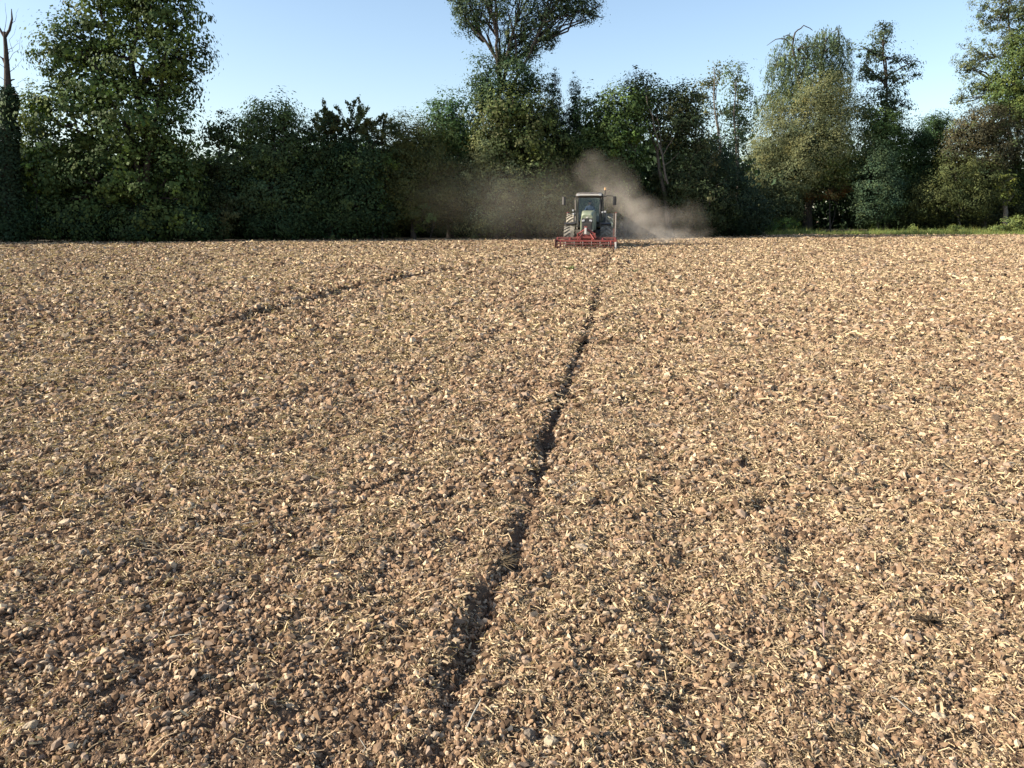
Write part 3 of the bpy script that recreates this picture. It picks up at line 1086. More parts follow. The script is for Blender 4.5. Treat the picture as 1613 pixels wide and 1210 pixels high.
# -- middle: tall ash, its ivy skirt, the dusty scrub
tree('ash_tree', 'tall open ash with dark forked branches above the tractor', 62,
     [(740, 30, 34, 34), (775, 10, 40, 40), (760, -40, 60, 46), (835, -30, 70, 52), (900, -10, 50, 36), (925, 20, 28, 20), (850, 30, 40, 34), (860, 62, 24, 22), (815, 55, 34, 32), (725, 8, 22, 26), (800, 90, 22, 22), (890, 18, 34, 22), (835, 80, 22, 18)],
     (0.056, 0.078, 0.050), base=790, trunk_top=(786, 60), lai=1.9, leaf=0.19, asp=0.42, clump=0.34, per=12, r0=0.40, twigs=9, shell=0.2, var=0.15,
     extra=[([(786, 150), (784, 90), (782, 40), (780, -30)], 0.19, 0.05), ([(790, 140), (800, 80), (815, 20), (825, -40)], 0.14, 0.04), ([(800, 150), (822, 110), (838, 75), (870, 35), (915, 15)], 0.15, 0.03),
            ([(784, 95), (765, 65), (748, 50), (735, 28)], 0.13, 0.03), ([(838, 75), (850, 50), (868, 5), (880, -40)], 0.12, 0.04), ([(783, 60), (775, 20), (760, -20)], 0.12, 0.04), ([(815, 110), (812, 60), (800, 20)], 0.12, 0.04)])
tree('ivy_thicket', 'ivy and hazel thicket wrapped round the tall ash trunk', 61, [(765, 125, 28, 34), (815, 120, 34, 36), (842, 135, 20, 26), (790, 160, 44, 32), (758, 155, 22, 28)], (0.046, 0.072, 0.042), lai=2.6, leaf=0.18, r0=0.15, cat='tree')
tree('hornbeam_tree', 'dense yellowish green tree at the foot of the tall ash', 60.2, [(805, 175, 58, 34), (780, 205, 52, 42), (840, 205, 46, 46), (815, 240, 70, 42), (865, 245, 40, 48), (780, 255, 44, 40), (850, 300, 56, 60)], (0.066, 0.080, 0.032), lai=3.4, leaf=0.20, asp=0.7, r0=0.3, var=0.3, accents=(0.10, 0.105, 0.045))
tree('willow_scrub', 'dusty pale willow scrub left of the tractor', 59, [(765, 255, 32, 48), (745, 300, 34, 40), (790, 305, 50, 46), (830, 315, 40, 46), (868, 330, 36, 44), (770, 345, 52, 32), (720, 320, 16, 26)], (0.165, 0.175, 0.100), lai=2.3, leaf=0.17, asp=0.42, clump=0.5, shell=0.3, var=0.3, r0=0.12, cat='shrub', bark=BARK_PALE)
tree('bramble', 'pale bramble spray at the field edge left of the tractor', 58.3, [(800, 362, 24, 14), (770, 370, 40, 9), (850, 368, 30, 10)], (0.105, 0.115, 0.06), mode='spray', strands=40, strand=(0.4, 0.9), lai=1.6, leaf=0.14, r0=0.03, cat='shrub')
tree('spruce_tree', 'dark spruce tips right of the tall ash', 63, [(872, 160, 13, 38), (868, 195, 22, 30), (905, 170, 10, 40), (898, 205, 24, 30), (880, 240, 40, 40)], (0.034, 0.050, 0.036), lai=3.4, leaf=0.14, asp=0.4, clump=0.25, r0=0.2, upness=0.1)
tree('linden_tree', 'leafy green tree with bright clumps behind the tractor plume', 62.5, [(938, 190, 40, 40), (985, 175, 44, 38), (965, 215, 50, 34), (920, 235, 34, 30), (1000, 210, 28, 26), (960, 260, 60, 42), (950, 320, 66, 60)], (0.058, 0.084, 0.034), lai=3.2, leaf=0.2, r0=0.26, accents=(0.10, 0.15, 0.04))
tree('lit_branch', 'sunlit branch of the leafy tree, light painted as brighter green', 61.3, [(985, 222, 22, 14), (960, 235, 26, 14), (1005, 214, 14, 12)], (0.115, 0.165, 0.045), lai=2.0, leaf=0.22, r0=0.06, clump=0.28)  # brighter leaf colour paints sunlight on a branch of the tree behind
tree('spindly_tree', 'ivy tree with two pale leaning stems right of the plume', 63.2, [(1005, 140, 20, 26), (1010, 175, 24, 28), (1035, 170, 30, 38), (1075, 170, 32, 40), (1060, 205, 44, 34), (1090, 215, 30, 40), (1075, 290, 46, 60), (1110, 330, 52, 50)], (0.044, 0.056, 0.030), lai=3.0, leaf=0.19, r0=0.22, bark=BARK_PALE, accents=(0.085, 0.085, 0.04),
     extra=[([(1052, 290), (1042, 240), (1030, 200), (1018, 150)], 0.075, 0.05, -1.6), ([(1048, 285), (1044, 245), (1038, 205), (1034, 180)], 0.055, 0.03, -1.4), ([(1044, 245), (1056, 225), (1062, 215)], 0.035, 0.015, -1.5), ([(1048, 260), (1060, 250), (1070, 240)], 0.03, 0.012, -1.5)])
tree('thin_scrub', 'thin pale scrub below the leaning stems', 63.8, [(1065, 280, 30, 22), (1085, 325, 24, 14), (1055, 305, 22, 14), (1115, 262, 18, 20)], (0.095, 0.095, 0.06), mode='spray', strands=22, strand=(0.6, 1.3), lai=1.0, leaf=0.14, r0=0.05, cat='shrub', bark=BARK_PALE)
tree('aspen_tree', 'slender pale leaved tree with thin straight stem', 69, [(1118, 130, 22, 18), (1105, 150, 20, 16), (1130, 112, 14, 12), (1122, 180, 30, 24), (1115, 220, 26, 26)], (0.105, 0.115, 0.068), base=1146, lai=1.0, leaf=0.2, r0=0.09, bark=BARK_PALE, shell=0.2, trunk_top=(1124, 120), twigs=9,
     extra=[([(1148, 300), (1139, 255), (1131, 205), (1124, 150), (1124, 105)], 0.12, 0.03, -1.2)])
tree('poplar_tree', 'slim grey green tree left of the weeping willow', 71, [(1160, 125, 24, 24), (1165, 150, 24, 24), (1150, 175, 22, 24), (1172, 185, 20, 26), (1160, 215, 30, 30)], (0.078, 0.105, 0.062), base=1162, lai=1.25, leaf=0.2, r0=0.1, bark=BARK_PALE, shell=0.2, twigs=9,
     extra=[([(1162, 280), (1160, 230), (1156, 185), (1158, 130)], 0.12, 0.04, -1.2)])
tree('dark_thicket', 'dark thicket in shade below the slim trees', 67, [(1130, 270, 50, 52), (1150, 330, 60, 50), (1110, 350, 50, 28), (1180, 350, 44, 26)], (0.032, 0.047, 0.032), lai=3.4, leaf=0.17, r0=0.1, cat='shrub')

# -- right: willows, locusts, brown tree
tree('weeping_willow', 'weeping willow with a bare crooked branch on top', 86, [(1256, 78, 40, 28), (1300, 66, 30, 26), (1322, 70, 22, 28), (1228, 105, 26, 24), (1212, 158, 22, 20), (1280, 115, 46, 34), (1250, 150, 46, 34), (1325, 115, 26, 34)], (0.088, 0.112, 0.068), mode='weep', strands=40, strand=(1.0, 3.2), lai=2.0, leaf=0.22, asp=0.34, r0=0.4,
     extra=[([(1262, 150), (1254, 100), (1248, 75), (1252, 52), (1266, 40), (1280, 48)], 0.13, 0.03, -1), ([(1250, 76), (1238, 62), (1222, 62), (1208, 72)], 0.08, 0.02, -1), ([(1250, 62), (1242, 55), (1234, 58)], 0.08, 0.03, -1)])
tree('osier_willow', 'large rounded silvery olive willow beside the dark gap', 83, [(1300, 150, 44, 34), (1270, 190, 62, 44), (1320, 190, 36, 46), (1225, 225, 52, 50), (1290, 240, 66, 52), (1205, 270, 36, 52), (1250, 285, 56, 46), (1205, 320, 40, 36)], (0.138, 0.142, 0.084), base=1228, lai=2.6, leaf=0.19, asp=0.42, clump=0.8, per=60, r0=0.3, var=0.1)
tree('grey_sallow', 'grey green bush at the left side of the dark gap', 81, [(1225, 300, 36, 34), (1210, 335, 40, 30), (1240, 330, 26, 30)], (0.075, 0.088, 0.052), lai=2.6, leaf=0.17, r0=0.08, cat='shrub')
tree('locust_tree', 'airy locust tree with tiered clumps beside the willow', 88, [(1390, 55, 26, 20), (1372, 80, 26, 14), (1395, 90, 30, 16), (1430, 100, 22, 12), (1380, 120, 32, 16), (1415, 125, 30, 14), (1365, 110, 18, 20), (1395, 155, 34, 24), (1370, 175, 36, 30), (1410, 175, 28, 24)], (0.062, 0.082, 0.054), base=1396, trunk_top=(1393, 50), lai=1.35, leaf=0.22, clump=0.5, r0=0.28, shell=0.2, twigs=7,
     extra=[([(1394, 140), (1396, 110), (1390, 80), (1394, 50)], 0.14, 0.03), ([(1396, 120), (1415, 110), (1440, 95), (1452, 100)], 0.09, 0.02), ([(1395, 130), (1375, 115), (1362, 100)], 0.09, 0.02)])
tree('bright_tree', 'fresh green tree with light top below the locust', 84.5, [(1390, 200, 36, 28), (1405, 225, 30, 36), (1375, 240, 30, 44), (1412, 270, 26, 44)], (0.066, 0.096, 0.036), lai=3.2, leaf=0.2, r0=0.2, accents=(0.12, 0.16, 0.05))
tree('light_sapling', 'light green sapling right above the dark gap', 82.5, [(1305, 255, 34, 36), (1285, 280, 24, 28), (1330, 275, 26, 28)], (0.098, 0.118, 0.042), lai=2.4, leaf=0.17, r0=0.1)
tree('withered_shrub', 'rust brown withered foliage hanging over the dark gap', 82.8, [(1308, 306, 26, 10), (1325, 300, 18, 10), (1275, 310, 14, 8)], (0.135, 0.075, 0.036), lai=1.8, leaf=0.16, r0=0.06, cat='shrub', clump=0.3)
tree('bluish_bush', 'bluish green bush standing at the right side of the dark gap', 81.5, [(1385, 255, 24, 30), (1375, 295, 36, 40), (1400, 310, 30, 44), (1370, 335, 30, 26)], (0.066, 0.096, 0.062), lai=2.9, leaf=0.17, r0=0.12, cat='shrub')
tree('hedge_tree', 'dark green tree in the dip of the skyline at right', 86, [(1462, 215, 34, 28), (1478, 200, 22, 24), (1450, 250, 34, 40), (1480, 250, 30, 44), (1455, 310, 44, 50)], (0.040, 0.066, 0.034), lai=3.2, leaf=0.18, r0=0.18)
tree('bronze_tree', 'bronze brown leaved tree near the right edge', 82.5, [(1560, 195, 36, 30), (1535, 215, 40, 36), (1585, 230, 32, 38), (1555, 250, 44, 34), (1510, 235, 26, 34)], (0.070, 0.060, 0.040), lai=3.2, leaf=0.18, r0=0.22, accents=(0.075, 0.095, 0.04))
tree('mixed_hedge', 'tangled green and brown hedge under the bronze tree', 81.5, [(1505, 275, 38, 34), (1545, 280, 40, 32), (1480, 310, 40, 36), (1530, 320, 46, 30), (1450, 320, 24, 30), (1575, 300, 26, 30)], (0.070, 0.078, 0.036), lai=2.2, leaf=0.17, r0=0.1, cat='shrub', bark=BARK_PALE, accents=(0.115, 0.125, 0.045), twigs=10)
tree('thorn_thicket', 'dark thorny undergrowth behind the grassy verge', 83.5, [(1440, 340, 40, 26), (1500, 342, 50, 24), (1560, 342, 44, 24), (1610, 330, 40, 40)], (0.045, 0.050, 0.028), lai=1.8, leaf=0.15, r0=0.08, cat='shrub', twigs=12)
tree('tall_locust', 'tall pale airy tree cut by the right edge of the picture', 87, [(1570, 20, 44, 40), (1545, 90, 40, 26), (1525, 110, 24, 18), (1590, 70, 40, 40), (1540, 140, 36, 24), (1515, 160, 16, 14), (1575, 140, 36, 30), (1620, 10, 50, 60), (1590, -30, 60, 40)], (0.105, 0.122, 0.075), base=1600, lai=1.3, leaf=0.21, asp=0.5, clump=0.42, r0=0.3, shell=0.2, twigs=8)
tree('green_beech', 'bright green tree in front of the tall airy tree at right', 84.5, [(1590, 130, 32, 34), (1610, 90, 26, 40), (1575, 165, 26, 24), (1605, 180, 36, 30), (1625, 150, 40, 60)], (0.088, 0.116, 0.044), lai=3.0, leaf=0.21, r0=0.26)
tree('ivy_trunk_tree', 'yellow green ivy on a thick trunk near the right edge', 80.8, [(1583, 285, 20, 18), (1588, 310, 13, 20), (1578, 300, 14, 14)], (0.135, 0.145, 0.045), base=1584, lai=2.0, leaf=0.19, r0=0.34, bark=BARK_PALE, clump=0.25)
tree('edge_hedge', 'dark hedge cut by the right edge behind the ivy trunk', 84, [(1620, 260, 40, 60), (1640, 320, 50, 50)], (0.048, 0.075, 0.034), lai=3.0, leaf=0.18, r0=0.15)
tree('nettle_patch', 'low nettles at the left end of the grassy verge', 74.5, [(1240, 352, 24, 9), (1215, 358, 22, 7)], (0.085, 0.125, 0.04), lai=2.4, leaf=0.13, r0=0.03, cat='plant', clump=0.2, limbs=False)
tree('dock_patch', 'pale leafy weeds in the lower right corner of the wood edge', 75, [(1598, 354, 24, 13), (1570, 360, 16, 7), (1625, 350, 26, 15)], (0.135, 0.155, 0.06), lai=2.2, leaf=0.16, r0=0.03, cat='plant', clump=0.22, limbs=False)
for (a, b, c, d, lab) in ((1505, 361, 12, 7, 'leafy weed standing in the middle of the grassy verge'), (1475, 364, 14, 5, 'low spreading weed on the verge, second from the right'), (1440, 360, 8, 7, 'small upright weed on the verge before the dark hedge')):
    tree('verge_weed', lab, 76, [(a, b, c, d)], (0.115, 0.135, 0.05), lai=2.0, leaf=0.13, r0=0.03, cat='plant', clump=0.2, limbs=False)
tree('edge_weed', 'single small weed sticking up where field meets dark bushes', 55, [(525, 374, 3.2, 5)], (0.11, 0.12, 0.05), lai=2.5, leaf=0.09, r0=0.02, cat='plant', clump=0.08, limbs=False)

# trees beyond the frame's left edge (they shade the wood's foot)
for k, (a, b, c, d, D) in enumerate(((-95, 190, 62, 110, 52.5), (-190, 230, 90, 130, 50), (-330, 220, 110, 140, 48), (-100, 300, 55, 80, 49.6), (-190, 310, 90, 70, 48.6))):
    tree('roadside_tree', ['tall dense tree just outside the left edge, behind the snag', 'second dense tree outside the left edge', 'farthest big tree outside the left edge', 'low dense tree in front, just outside the left edge', 'low dense tree farther out beyond the left edge'][k], D, [(a, b, c, d)], G_DARK, lai=3.5, leaf=0.34, r0=0.25, group='trees beyond the left edge')

# the dark inside of the wood, seen only as one mass between the front trees
VW, FW, CW, mw = [], [], [], 0
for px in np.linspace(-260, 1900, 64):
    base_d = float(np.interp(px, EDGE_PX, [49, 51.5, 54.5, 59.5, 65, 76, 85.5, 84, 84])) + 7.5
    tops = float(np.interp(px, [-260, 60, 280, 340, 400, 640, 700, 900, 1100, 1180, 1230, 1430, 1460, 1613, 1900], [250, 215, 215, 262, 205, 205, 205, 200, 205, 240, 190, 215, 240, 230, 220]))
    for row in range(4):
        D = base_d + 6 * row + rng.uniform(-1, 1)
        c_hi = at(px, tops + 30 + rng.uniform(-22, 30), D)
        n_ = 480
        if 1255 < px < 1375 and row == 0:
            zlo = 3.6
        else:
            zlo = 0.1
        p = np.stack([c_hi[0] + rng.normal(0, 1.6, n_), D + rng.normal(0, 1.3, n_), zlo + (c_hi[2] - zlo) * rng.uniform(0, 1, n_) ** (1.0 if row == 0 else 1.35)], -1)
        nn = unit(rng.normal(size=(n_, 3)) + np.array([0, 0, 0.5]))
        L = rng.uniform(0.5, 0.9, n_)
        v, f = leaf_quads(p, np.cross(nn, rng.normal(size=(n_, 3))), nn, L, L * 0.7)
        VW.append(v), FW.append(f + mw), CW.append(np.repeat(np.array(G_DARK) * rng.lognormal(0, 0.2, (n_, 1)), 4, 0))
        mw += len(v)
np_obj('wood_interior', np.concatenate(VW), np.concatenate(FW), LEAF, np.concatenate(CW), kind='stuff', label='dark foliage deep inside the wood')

# grass on the verge
def grass(name, n, pxr, dfun, hgt, colr, label):
    px = rng.uniform(*pxr, n)
    D = np.array([dfun(p) for p in px])
    xx = (px - CX) / (F * 1.0176) * D
    z = H(xx, D) + 0.06 + 0.22 * np.clip((D - np.interp(px, EDGE_PX, EDGE_D)) / 9, 0, 1)
    k = noise(xx * 0.9, D * 0.9, 95) + rng.uniform(-0.5, 0.9, n) > -0.1
    xx, D, z = xx[k], D[k], z[k]
    n = len(xx)
    h = hgt * rng.lognormal(0, 0.35, n) * (0.7 + 0.6 * np.clip(noise(xx * 0.5, D * 0.5, 96) + 0.4, 0, 1.4))
    w_ = rng.uniform(0.012, 0.03, n)
    a = rng.uniform(0, 6.28, n)
    s = np.stack([np.cos(a), np.sin(a), a * 0], -1) * w_[:, None]
    le = rng.normal(0, 0.35, (n, 2)) * h[:, None]
    b = np.stack([xx, D, z], -1)
    t = b + np.stack([le[:, 0], le[:, 1], h], -1)
    V = np.stack([b - s, b + s, t], 1).reshape(-1, 3)
    c = np.array(colr) * rng.lognormal(0, 0.25, (n, 1)) * (1 + np.outer(rng.normal(0, 1, n), [0.18, 0.03, -0.05]))
    return np_obj(name, V, np.arange(3 * n).reshape(-1, 3), GRASSMAT, np.repeat(np.clip(c, 0.01, 0.6), 3, 0), kind='stuff', label=label)


def verge_d(p):
    e_ = edge(p)
    d = e_ + rng.uniform(-0.7, 8.5)
    if 1288 < p < 1368 and rng.uniform() < 0.8:
        d = e_ + rng.uniform(-0.7, 0.6)
    return d
grass('grass', 26000, (1205, 1760), verge_d, 0.30, (0.17, 0.20, 0.062), 'tufty green grass on the verge at the field edge')
grass('dry_grass', 2600, (-150, 1250), lambda p: edge(p) + rng.normal(-0.15, 0.25), 0.16, (0.10, 0.09, 0.04), 'sparse dry grass along the foot of the wood')

# ------------------------------------------------------------------ tractor
TG = paint('tractor_green', (0.12, 0.165, 0.085), 0.4, dust=0.45, dustcol=(0.38, 0.36, 0.29))
TGD = paint('tractor_dark_green', (0.05, 0.09, 0.05), 0.45, dust=0.25)
BLK = paint('black_plastic', (0.014, 0.015, 0.017), 0.5, dust=0.05)
DGREY = paint('dark_casting', (0.04, 0.042, 0.045), 0.6, dust=0.2)
RUB = paint('dusty_rubber', (0.03, 0.029, 0.028), 0.9, dust=0.75, spec=0.1, dustcol=(0.55, 0.49, 0.39))
RUBF = paint('front_rubber', (0.022, 0.022, 0.022), 0.85, dust=0.45, spec=0.1, dustcol=(0.50, 0.45, 0.37))
RED = paint('implement_red', (0.165, 0.010, 0.010), 0.45, dust=0.14)
REDD = paint('implement_dark_red', (0.10, 0.009, 0.009), 0.5, dust=0.15)
STEEL = paint('worn_steel', (0.30, 0.28, 0.26), 0.45, metal=0.7, dust=0.3)
WHT = paint('off_white', (0.55, 0.53, 0.49), 0.45, dust=0.15)
PLATE = paint('dusty_plate', (0.34, 0.30, 0.28), 0.6, dust=0.3)
RIMM = paint('wheel_rim', (0.36, 0.03, 0.03), 0.5, dust=0.4)
LAMP = paint('lamp_lens', (0.42, 0.43, 0.44), 0.12, dust=0.1)
AMBER = paint('amber_lens', (0.62, 0.33, 0.12), 0.3, dust=0.3)
CLOTH = paint('blue_cloth', (0.025, 0.04, 0.085), 0.9)
SKIN = paint('skin', (0.42, 0.25, 0.18), 0.6)
CAPM = paint('cap_cloth', (0.03, 0.035, 0.05), 0.9)


def glass_mat():
    m, nt, p = nodes_of('cab_glass')
    N = nt.nodes.new
    tr, gl, mx, fr = N('ShaderNodeBsdfTransparent'), N('ShaderNodeBsdfGlossy'), N('ShaderNodeMixShader'), N('ShaderNodeFresnel')
    tr.inputs[0].default_value = (0.62, 0.74, 0.72, 1)
    gl.inputs['Roughness'].default_value = 0.06
    fr.inputs[0].default_value = 1.6
    nt.links.new(fr.outputs[0], mx.inputs[0])
    nt.links.new(tr.outputs[0], mx.inputs[1])
    nt.links.new(gl.outputs[0], mx.inputs[2])
    nt.links.new(mx.outputs[0], nt.nodes['Material Output'].inputs['Surface'])
    return m


GLASS = glass_mat()
HEAD = -math.radians(8.0)
txy = at(925.5, 377, 43.2)
T = empty('tractor', (txy[0], 43.2, 0.0), HEAD, label='pale green farm tractor with dark cab driving towards the camera', cat='tractor')


def wheel(x, y, R_, w, rubber, tread, s):
    m = MB()
    rr_ = R_ * 0.56
    m.lathe_x([(-0.02, 0.0), (-0.03, rr_ * 0.30), (-0.10 * s * 0, rr_ * 0.45), (w * 0.18 * s, rr_ * 0.9), (w * 0.36 * s, rr_ * 0.97), (w * 0.42 * s, rr_ * 1.02)], (x, y, R_), 28)
    m.lathe_x([(0.0, 0.0), (0.14 * s, 0.02), (0.14 * s, 0.11), (0.0, 0.14)], (x, y, R_), 16)
    wh = m.build('wheel', RIMM, T, smooth=True)
    t = MB()
    h = w / 2
    ri = R_ * 0.93
    t.lathe_x([(-h * 0.78, rr_), (-h * 0.98, rr_ * 1.18), (-h, R_ * 0.80), (-h * 0.93, ri * 0.965), (-h * 0.6, ri), (0, ri * 1.008), (h * 0.6, ri), (h * 0.93, ri * 0.965), (h, R_ * 0.80), (h * 0.98, rr_ * 1.18), (h * 0.78, rr_)], (x, y, R_), 48)
    ty = t.build('tyre', rubber, wh, smooth=True)
    l = MB()
    for i in range(tread):
        for sd_ in (-1, 1):
            a0 = 2 * math.pi * (i + (0.5 if sd_ > 0 else 0)) / tread
            ring = []
            for q in range(4):
                f = q / 3
                a = a0 + f * 0.30
                xx = x + sd_ * h * (0.03 + 0.97 * f)
                r_in, r_out = ri * (0.985 - 0.03 * f ** 3), R_ * (1.0 - 0.035 * f ** 3)
                da = 0.045 + 0.012 * f
                ring.append([(xx, y + rr3 * math.cos(a + e), R_ + rr3 * math.sin(a + e)) for rr3, e in ((r_in, -da), (r_out, -da * 0.75), (r_out, da * 0.75), (r_in, da))])
            l.loft(ring)
    l.build('tread', rubber, wh)
    return wh


for sx in (-1, 1):
    wheel(sx * 0.99, 0.0, 0.655, 0.58, RUBF, 20, sx)
    wheel(sx * 1.00, 2.75, 0.945, 0.68, RUB, 22, sx)

# front axle, chassis
m = MB().box((0, 0, 0.62), (1.45, 0.22, 0.20)).box((0, 0.1, 0.72), (0.42, 0.7, 0.32))
for sx in (-1, 1):
    m.bar((sx * 0.62, 0.0, 0.64), (sx * 0.86, 0.0, 0.655), 0.15, 0.17, 12)
m.build('front_axle', DGREY, T, bevel=0.015)
MB().box((0, 1.3, 0.86), (0.5, 2.6, 0.46)).box((0, 2.75, 0.9), (0.62, 0.7, 0.55)).box((0.55, 1.6, 0.72), (0.42, 0.95, 0.52)).box((-0.55, 1.6, 0.72), (0.42, 0.95, 0.52)).build('chassis', DGREY, T, bevel=0.03)
MB().bar((-1.0, 2.75, 0.945), (1.0, 2.75, 0.945), 0.14, n=12).build('rear_axle', DGREY, T, smooth=True)


def rrect(w, h0, h1, y, rad, narrow=0.0):
    """Ring in the XZ plane: hood cross-section with rounded top corners, narrowed top."""
    p = [(-w / 2, y, h0), (-w / 2 - 0.0, y, h0 + (h1 - h0) * 0.45)]
    for k in range(6):
        a = math.pi - k * math.pi / 10
        p.append((-(w / 2 - narrow - rad) + rad * math.cos(a), y, h1 - rad + rad * math.sin(a)))
    q = [(-x, yy, z) for x, yy, z in p[::-1]]
    return p + q


MB().loft([rrect(0.66, 1.02, 1.80, -1.02, 0.13, 0.05), rrect(0.72, 0.98, 1.90, -0.90, 0.15, 0.05), rrect(0.76, 0.98, 1.96, -0.5, 0.15, 0.05), rrect(0.80, 1.0, 2.02, 0.3, 0.14, 0.04), rrect(0.84, 1.02, 2.05, 1.15, 0.12, 0.03)]).build('hood', TG, T, smooth=True)
g = MB()
g.box((0.0, -1.03, 1.50), (0.60, 0.06, 0.24)).box((0.0, -1.04, 1.20), (0.56, 0.07, 0.40), taper=0.95)
gr = g.build('grille', BLK, T, bevel=0.02)
s_ = MB()
for k in range(6):
    s_.box((0.0, -1.082, 1.09 + k * 0.052), (0.42, 0.012, 0.014))
s_.build('grille_bars', DGREY, gr)
for sx in (-1, 1):
    MB().box((sx * 0.20, -1.07, 1.50), (0.15, 0.03, 0.10), rot=(0, sx * 0.25, 0)).build('headlight', LAMP, T, bevel=0.012)
MB().box((0, -1.05, 1.66), (0.10, 0.02, 0.06)).build('badge', WHT, T, bevel=0.01)
# front linkage
m = MB().box((0, -1.15, 0.78), (0.5, 0.35, 0.42))
for sx in (-1, 1):
    m.bar((sx * 0.34, -1.1, 0.66), (sx * 0.42, -1.95, 0.52), 0.05, 0.045)
    m.bar((sx * 0.30, -1.15, 1.0), (sx * 0.39, -1.6, 0.58), 0.035)
m.build('front_linkage', DGREY, T)
MB().bar((0, -1.25, 0.98), (0, -1.95, 1.08), 0.035).build('top_link', STEEL, T)
# front mudguards
for sx in (-1, 1):
    secs = []
    for k in range(9):
        a = math.radians(62 + k * 11)
        r0_, r1_ = 0.72, 0.745
        c, s2 = math.cos(a), math.sin(a)
        secs.append([(sx * 0.99 - 0.29, -c * r0_, 0.655 + s2 * r0_), (sx * 0.99 + 0.29, -c * r0_, 0.655 + s2 * r0_), (sx * 0.99 + 0.29, -c * r1_, 0.655 + s2 * r1_), (sx * 0.99 - 0.29, -c * r1_, 0.655 + s2 * r1_)])
    f = MB().loft(secs)
    f.bar((sx * 0.70, 0, 0.9), (sx * 0.80, 0, 1.37), 0.025)
    f.build('front_mudguard', BLK, T)
    # rear fenders, wide and round over the rear wheels
    secs = []
    for k in range(11):
        a = math.radians(22 + k * 13.5)
        r0_, r1_ = 0.985, 1.03
        c, s2 = math.cos(a), math.sin(a)
        x0, x1 = sx * 0.60, sx * 0.92
        secs.append([(x0, 2.75 - c * r0_, 0.945 + s2 * r0_), (x1, 2.75 - c * r0_, 0.945 + s2 * r0_), (x1, 2.75 - c * r1_, 0.945 + s2 * r1_), (x0, 2.75 - c * r1_, 0.945 + s2 * r1_)])
    MB().loft(secs).build('rear_fender', BLK, T, smooth=True)
    # steps below the door
    st_ = MB()
    for k in range(3):
        st_.box((sx * 0.86, 1.55, 0.5 + 0.3 * k), (0.28, 0.34, 0.035))
    st_.bar((sx * 0.74, 1.4, 0.48), (sx * 0.74, 1.4, 1.2), 0.02).bar((sx * 0.74, 1.7, 0.48), (sx * 0.74, 1.7, 1.2), 0.02)
    st_.build('steps', BLK, T)

# cab: floor, pillars, glass, roof
Y0, Y1 = 1.18, 2.95
MB().box((0, 2.05, 1.22), (1.25, 1.75, 0.12)).box((0, 2.85, 1.5), (1.2, 0.2, 0.5)).build('cab_floor', BLK, T, bevel=0.02)
for sx in (-1, 1):
    for (ax, ay, az), (bx_, by, bz), r_ in (((0.60, Y0, 1.25), (0.62, Y0 + 0.10, 2.78), 0.042), ((0.80, 1.95, 1.25), (0.74, 1.98, 2.78), 0.035), ((0.72, Y1, 1.25), (0.68, Y1 - 0.08, 2.78), 0.045)):
        MB().bar((sx * ax, ay, az), (sx * bx_, by, bz), r_, n=8).build('pillar', BLK, T, smooth=True)
    MB().add([(sx * 0.62, Y0 + 0.03, 1.32), (sx * 0.81, 1.95, 1.32), (sx * 0.75, 1.98, 2.74), (sx * 0.63, Y0 + 0.12, 2.74)], [(0, 1, 2, 3)]).build('side_glass', GLASS, T)
    # door frame edge outside the front pillar; sunlight on the left painted pale
    MB().bar((sx * 0.70, 1.38, 1.55), (sx * 0.69, 1.42, 2.66), 0.035, n=8).build('door_frame', TG if sx < 0 else BLK, T)
MB().add([(-0.57, Y0 - 0.02, 1.45), (0.57, Y0 - 0.02, 1.45), (0.60, Y0 + 0.08, 2.76), (-0.60, Y0 + 0.08, 2.76)], [(0, 1, 2, 3)]).build('windscreen', GLASS, T)
MB().add([(-0.66, Y1, 1.75), (0.66, Y1, 1.75), (0.64, Y1 - 0.06, 2.72), (-0.64, Y1 - 0.06, 2.72)], [(0, 1, 2, 3)]).build('rear_window', GLASS, T)


def roofring(w, d0, d1, z, c=0.16):
    x = w / 2
    return [(-x + c, d0, z), (x - c, d0, z), (x, d0 + c, z), (x, d1 - c, z), (x - c, d1, z), (-x + c, d1, z), (-x, d1 - c, z), (-x, d0 + c, z)]


rf = MB().loft([roofring(1.42, 1.10, 3.10, 2.78), roofring(1.52, 1.0, 3.16, 2.84), roofring(1.50, 1.02, 3.14, 2.96), roofring(1.30, 1.18, 3.02, 3.04)]).build('roof', DGREY, T, smooth=True)
MB().box((0, 0.985, 2.90), (1.10, 0.05, 0.07)).build('lit_roof_edge', WHT, rf, bevel=0.01)  # white strip puts the sunlit edge of the roof front into colour
for sx in (-1, 1):
    MB().box((sx * 0.60, 0.99, 2.90), (0.17, 0.06, 0.11)).build('work_light', LAMP, T, bevel=0.015)
    MB().path([(sx * 0.70, 1.12, 2.80), (sx * 1.0, 1.05, 2.86), (sx * 1.32, 1.02, 2.83)], 0.018).build('mirror_arm', BLK, T)
    mm = MB().box((sx * 1.41, 1.02, 2.58), (0.20, 0.09, 0.48)).build('mirror', BLK, T, bevel=0.03)
    MB().box((sx * 1.41 - 0.055 * (sx < 0), 0.968, 2.58), (0.09 if sx < 0 else 0.03, 0.012, 0.42)).build('mirror_back', STEEL if sx < 0 else BLK, mm)
MB().bar((0.86, 1.1, 2.84), (0.88, 1.1, 3.16), 0.028).bar((0.70, 1.15, 2.80), (0.98, 1.1, 2.84), 0.03).build('beacon_pole', BLK, T)
MB().bar((0.88, 1.1, 3.16), (0.88, 1.1, 3.30), 0.06, 0.05, 12).build('beacon', AMBER, T, smooth=True)
MB().bar((-0.72, 1.05, 1.5), (-0.74, 1.0, 2.62), 0.065, n=12).bar((-0.74, 1.0, 2.62), (-0.76, 0.98, 2.74), 0.05, n=12).build('exhaust_stack', DGREY, T, smooth=True)
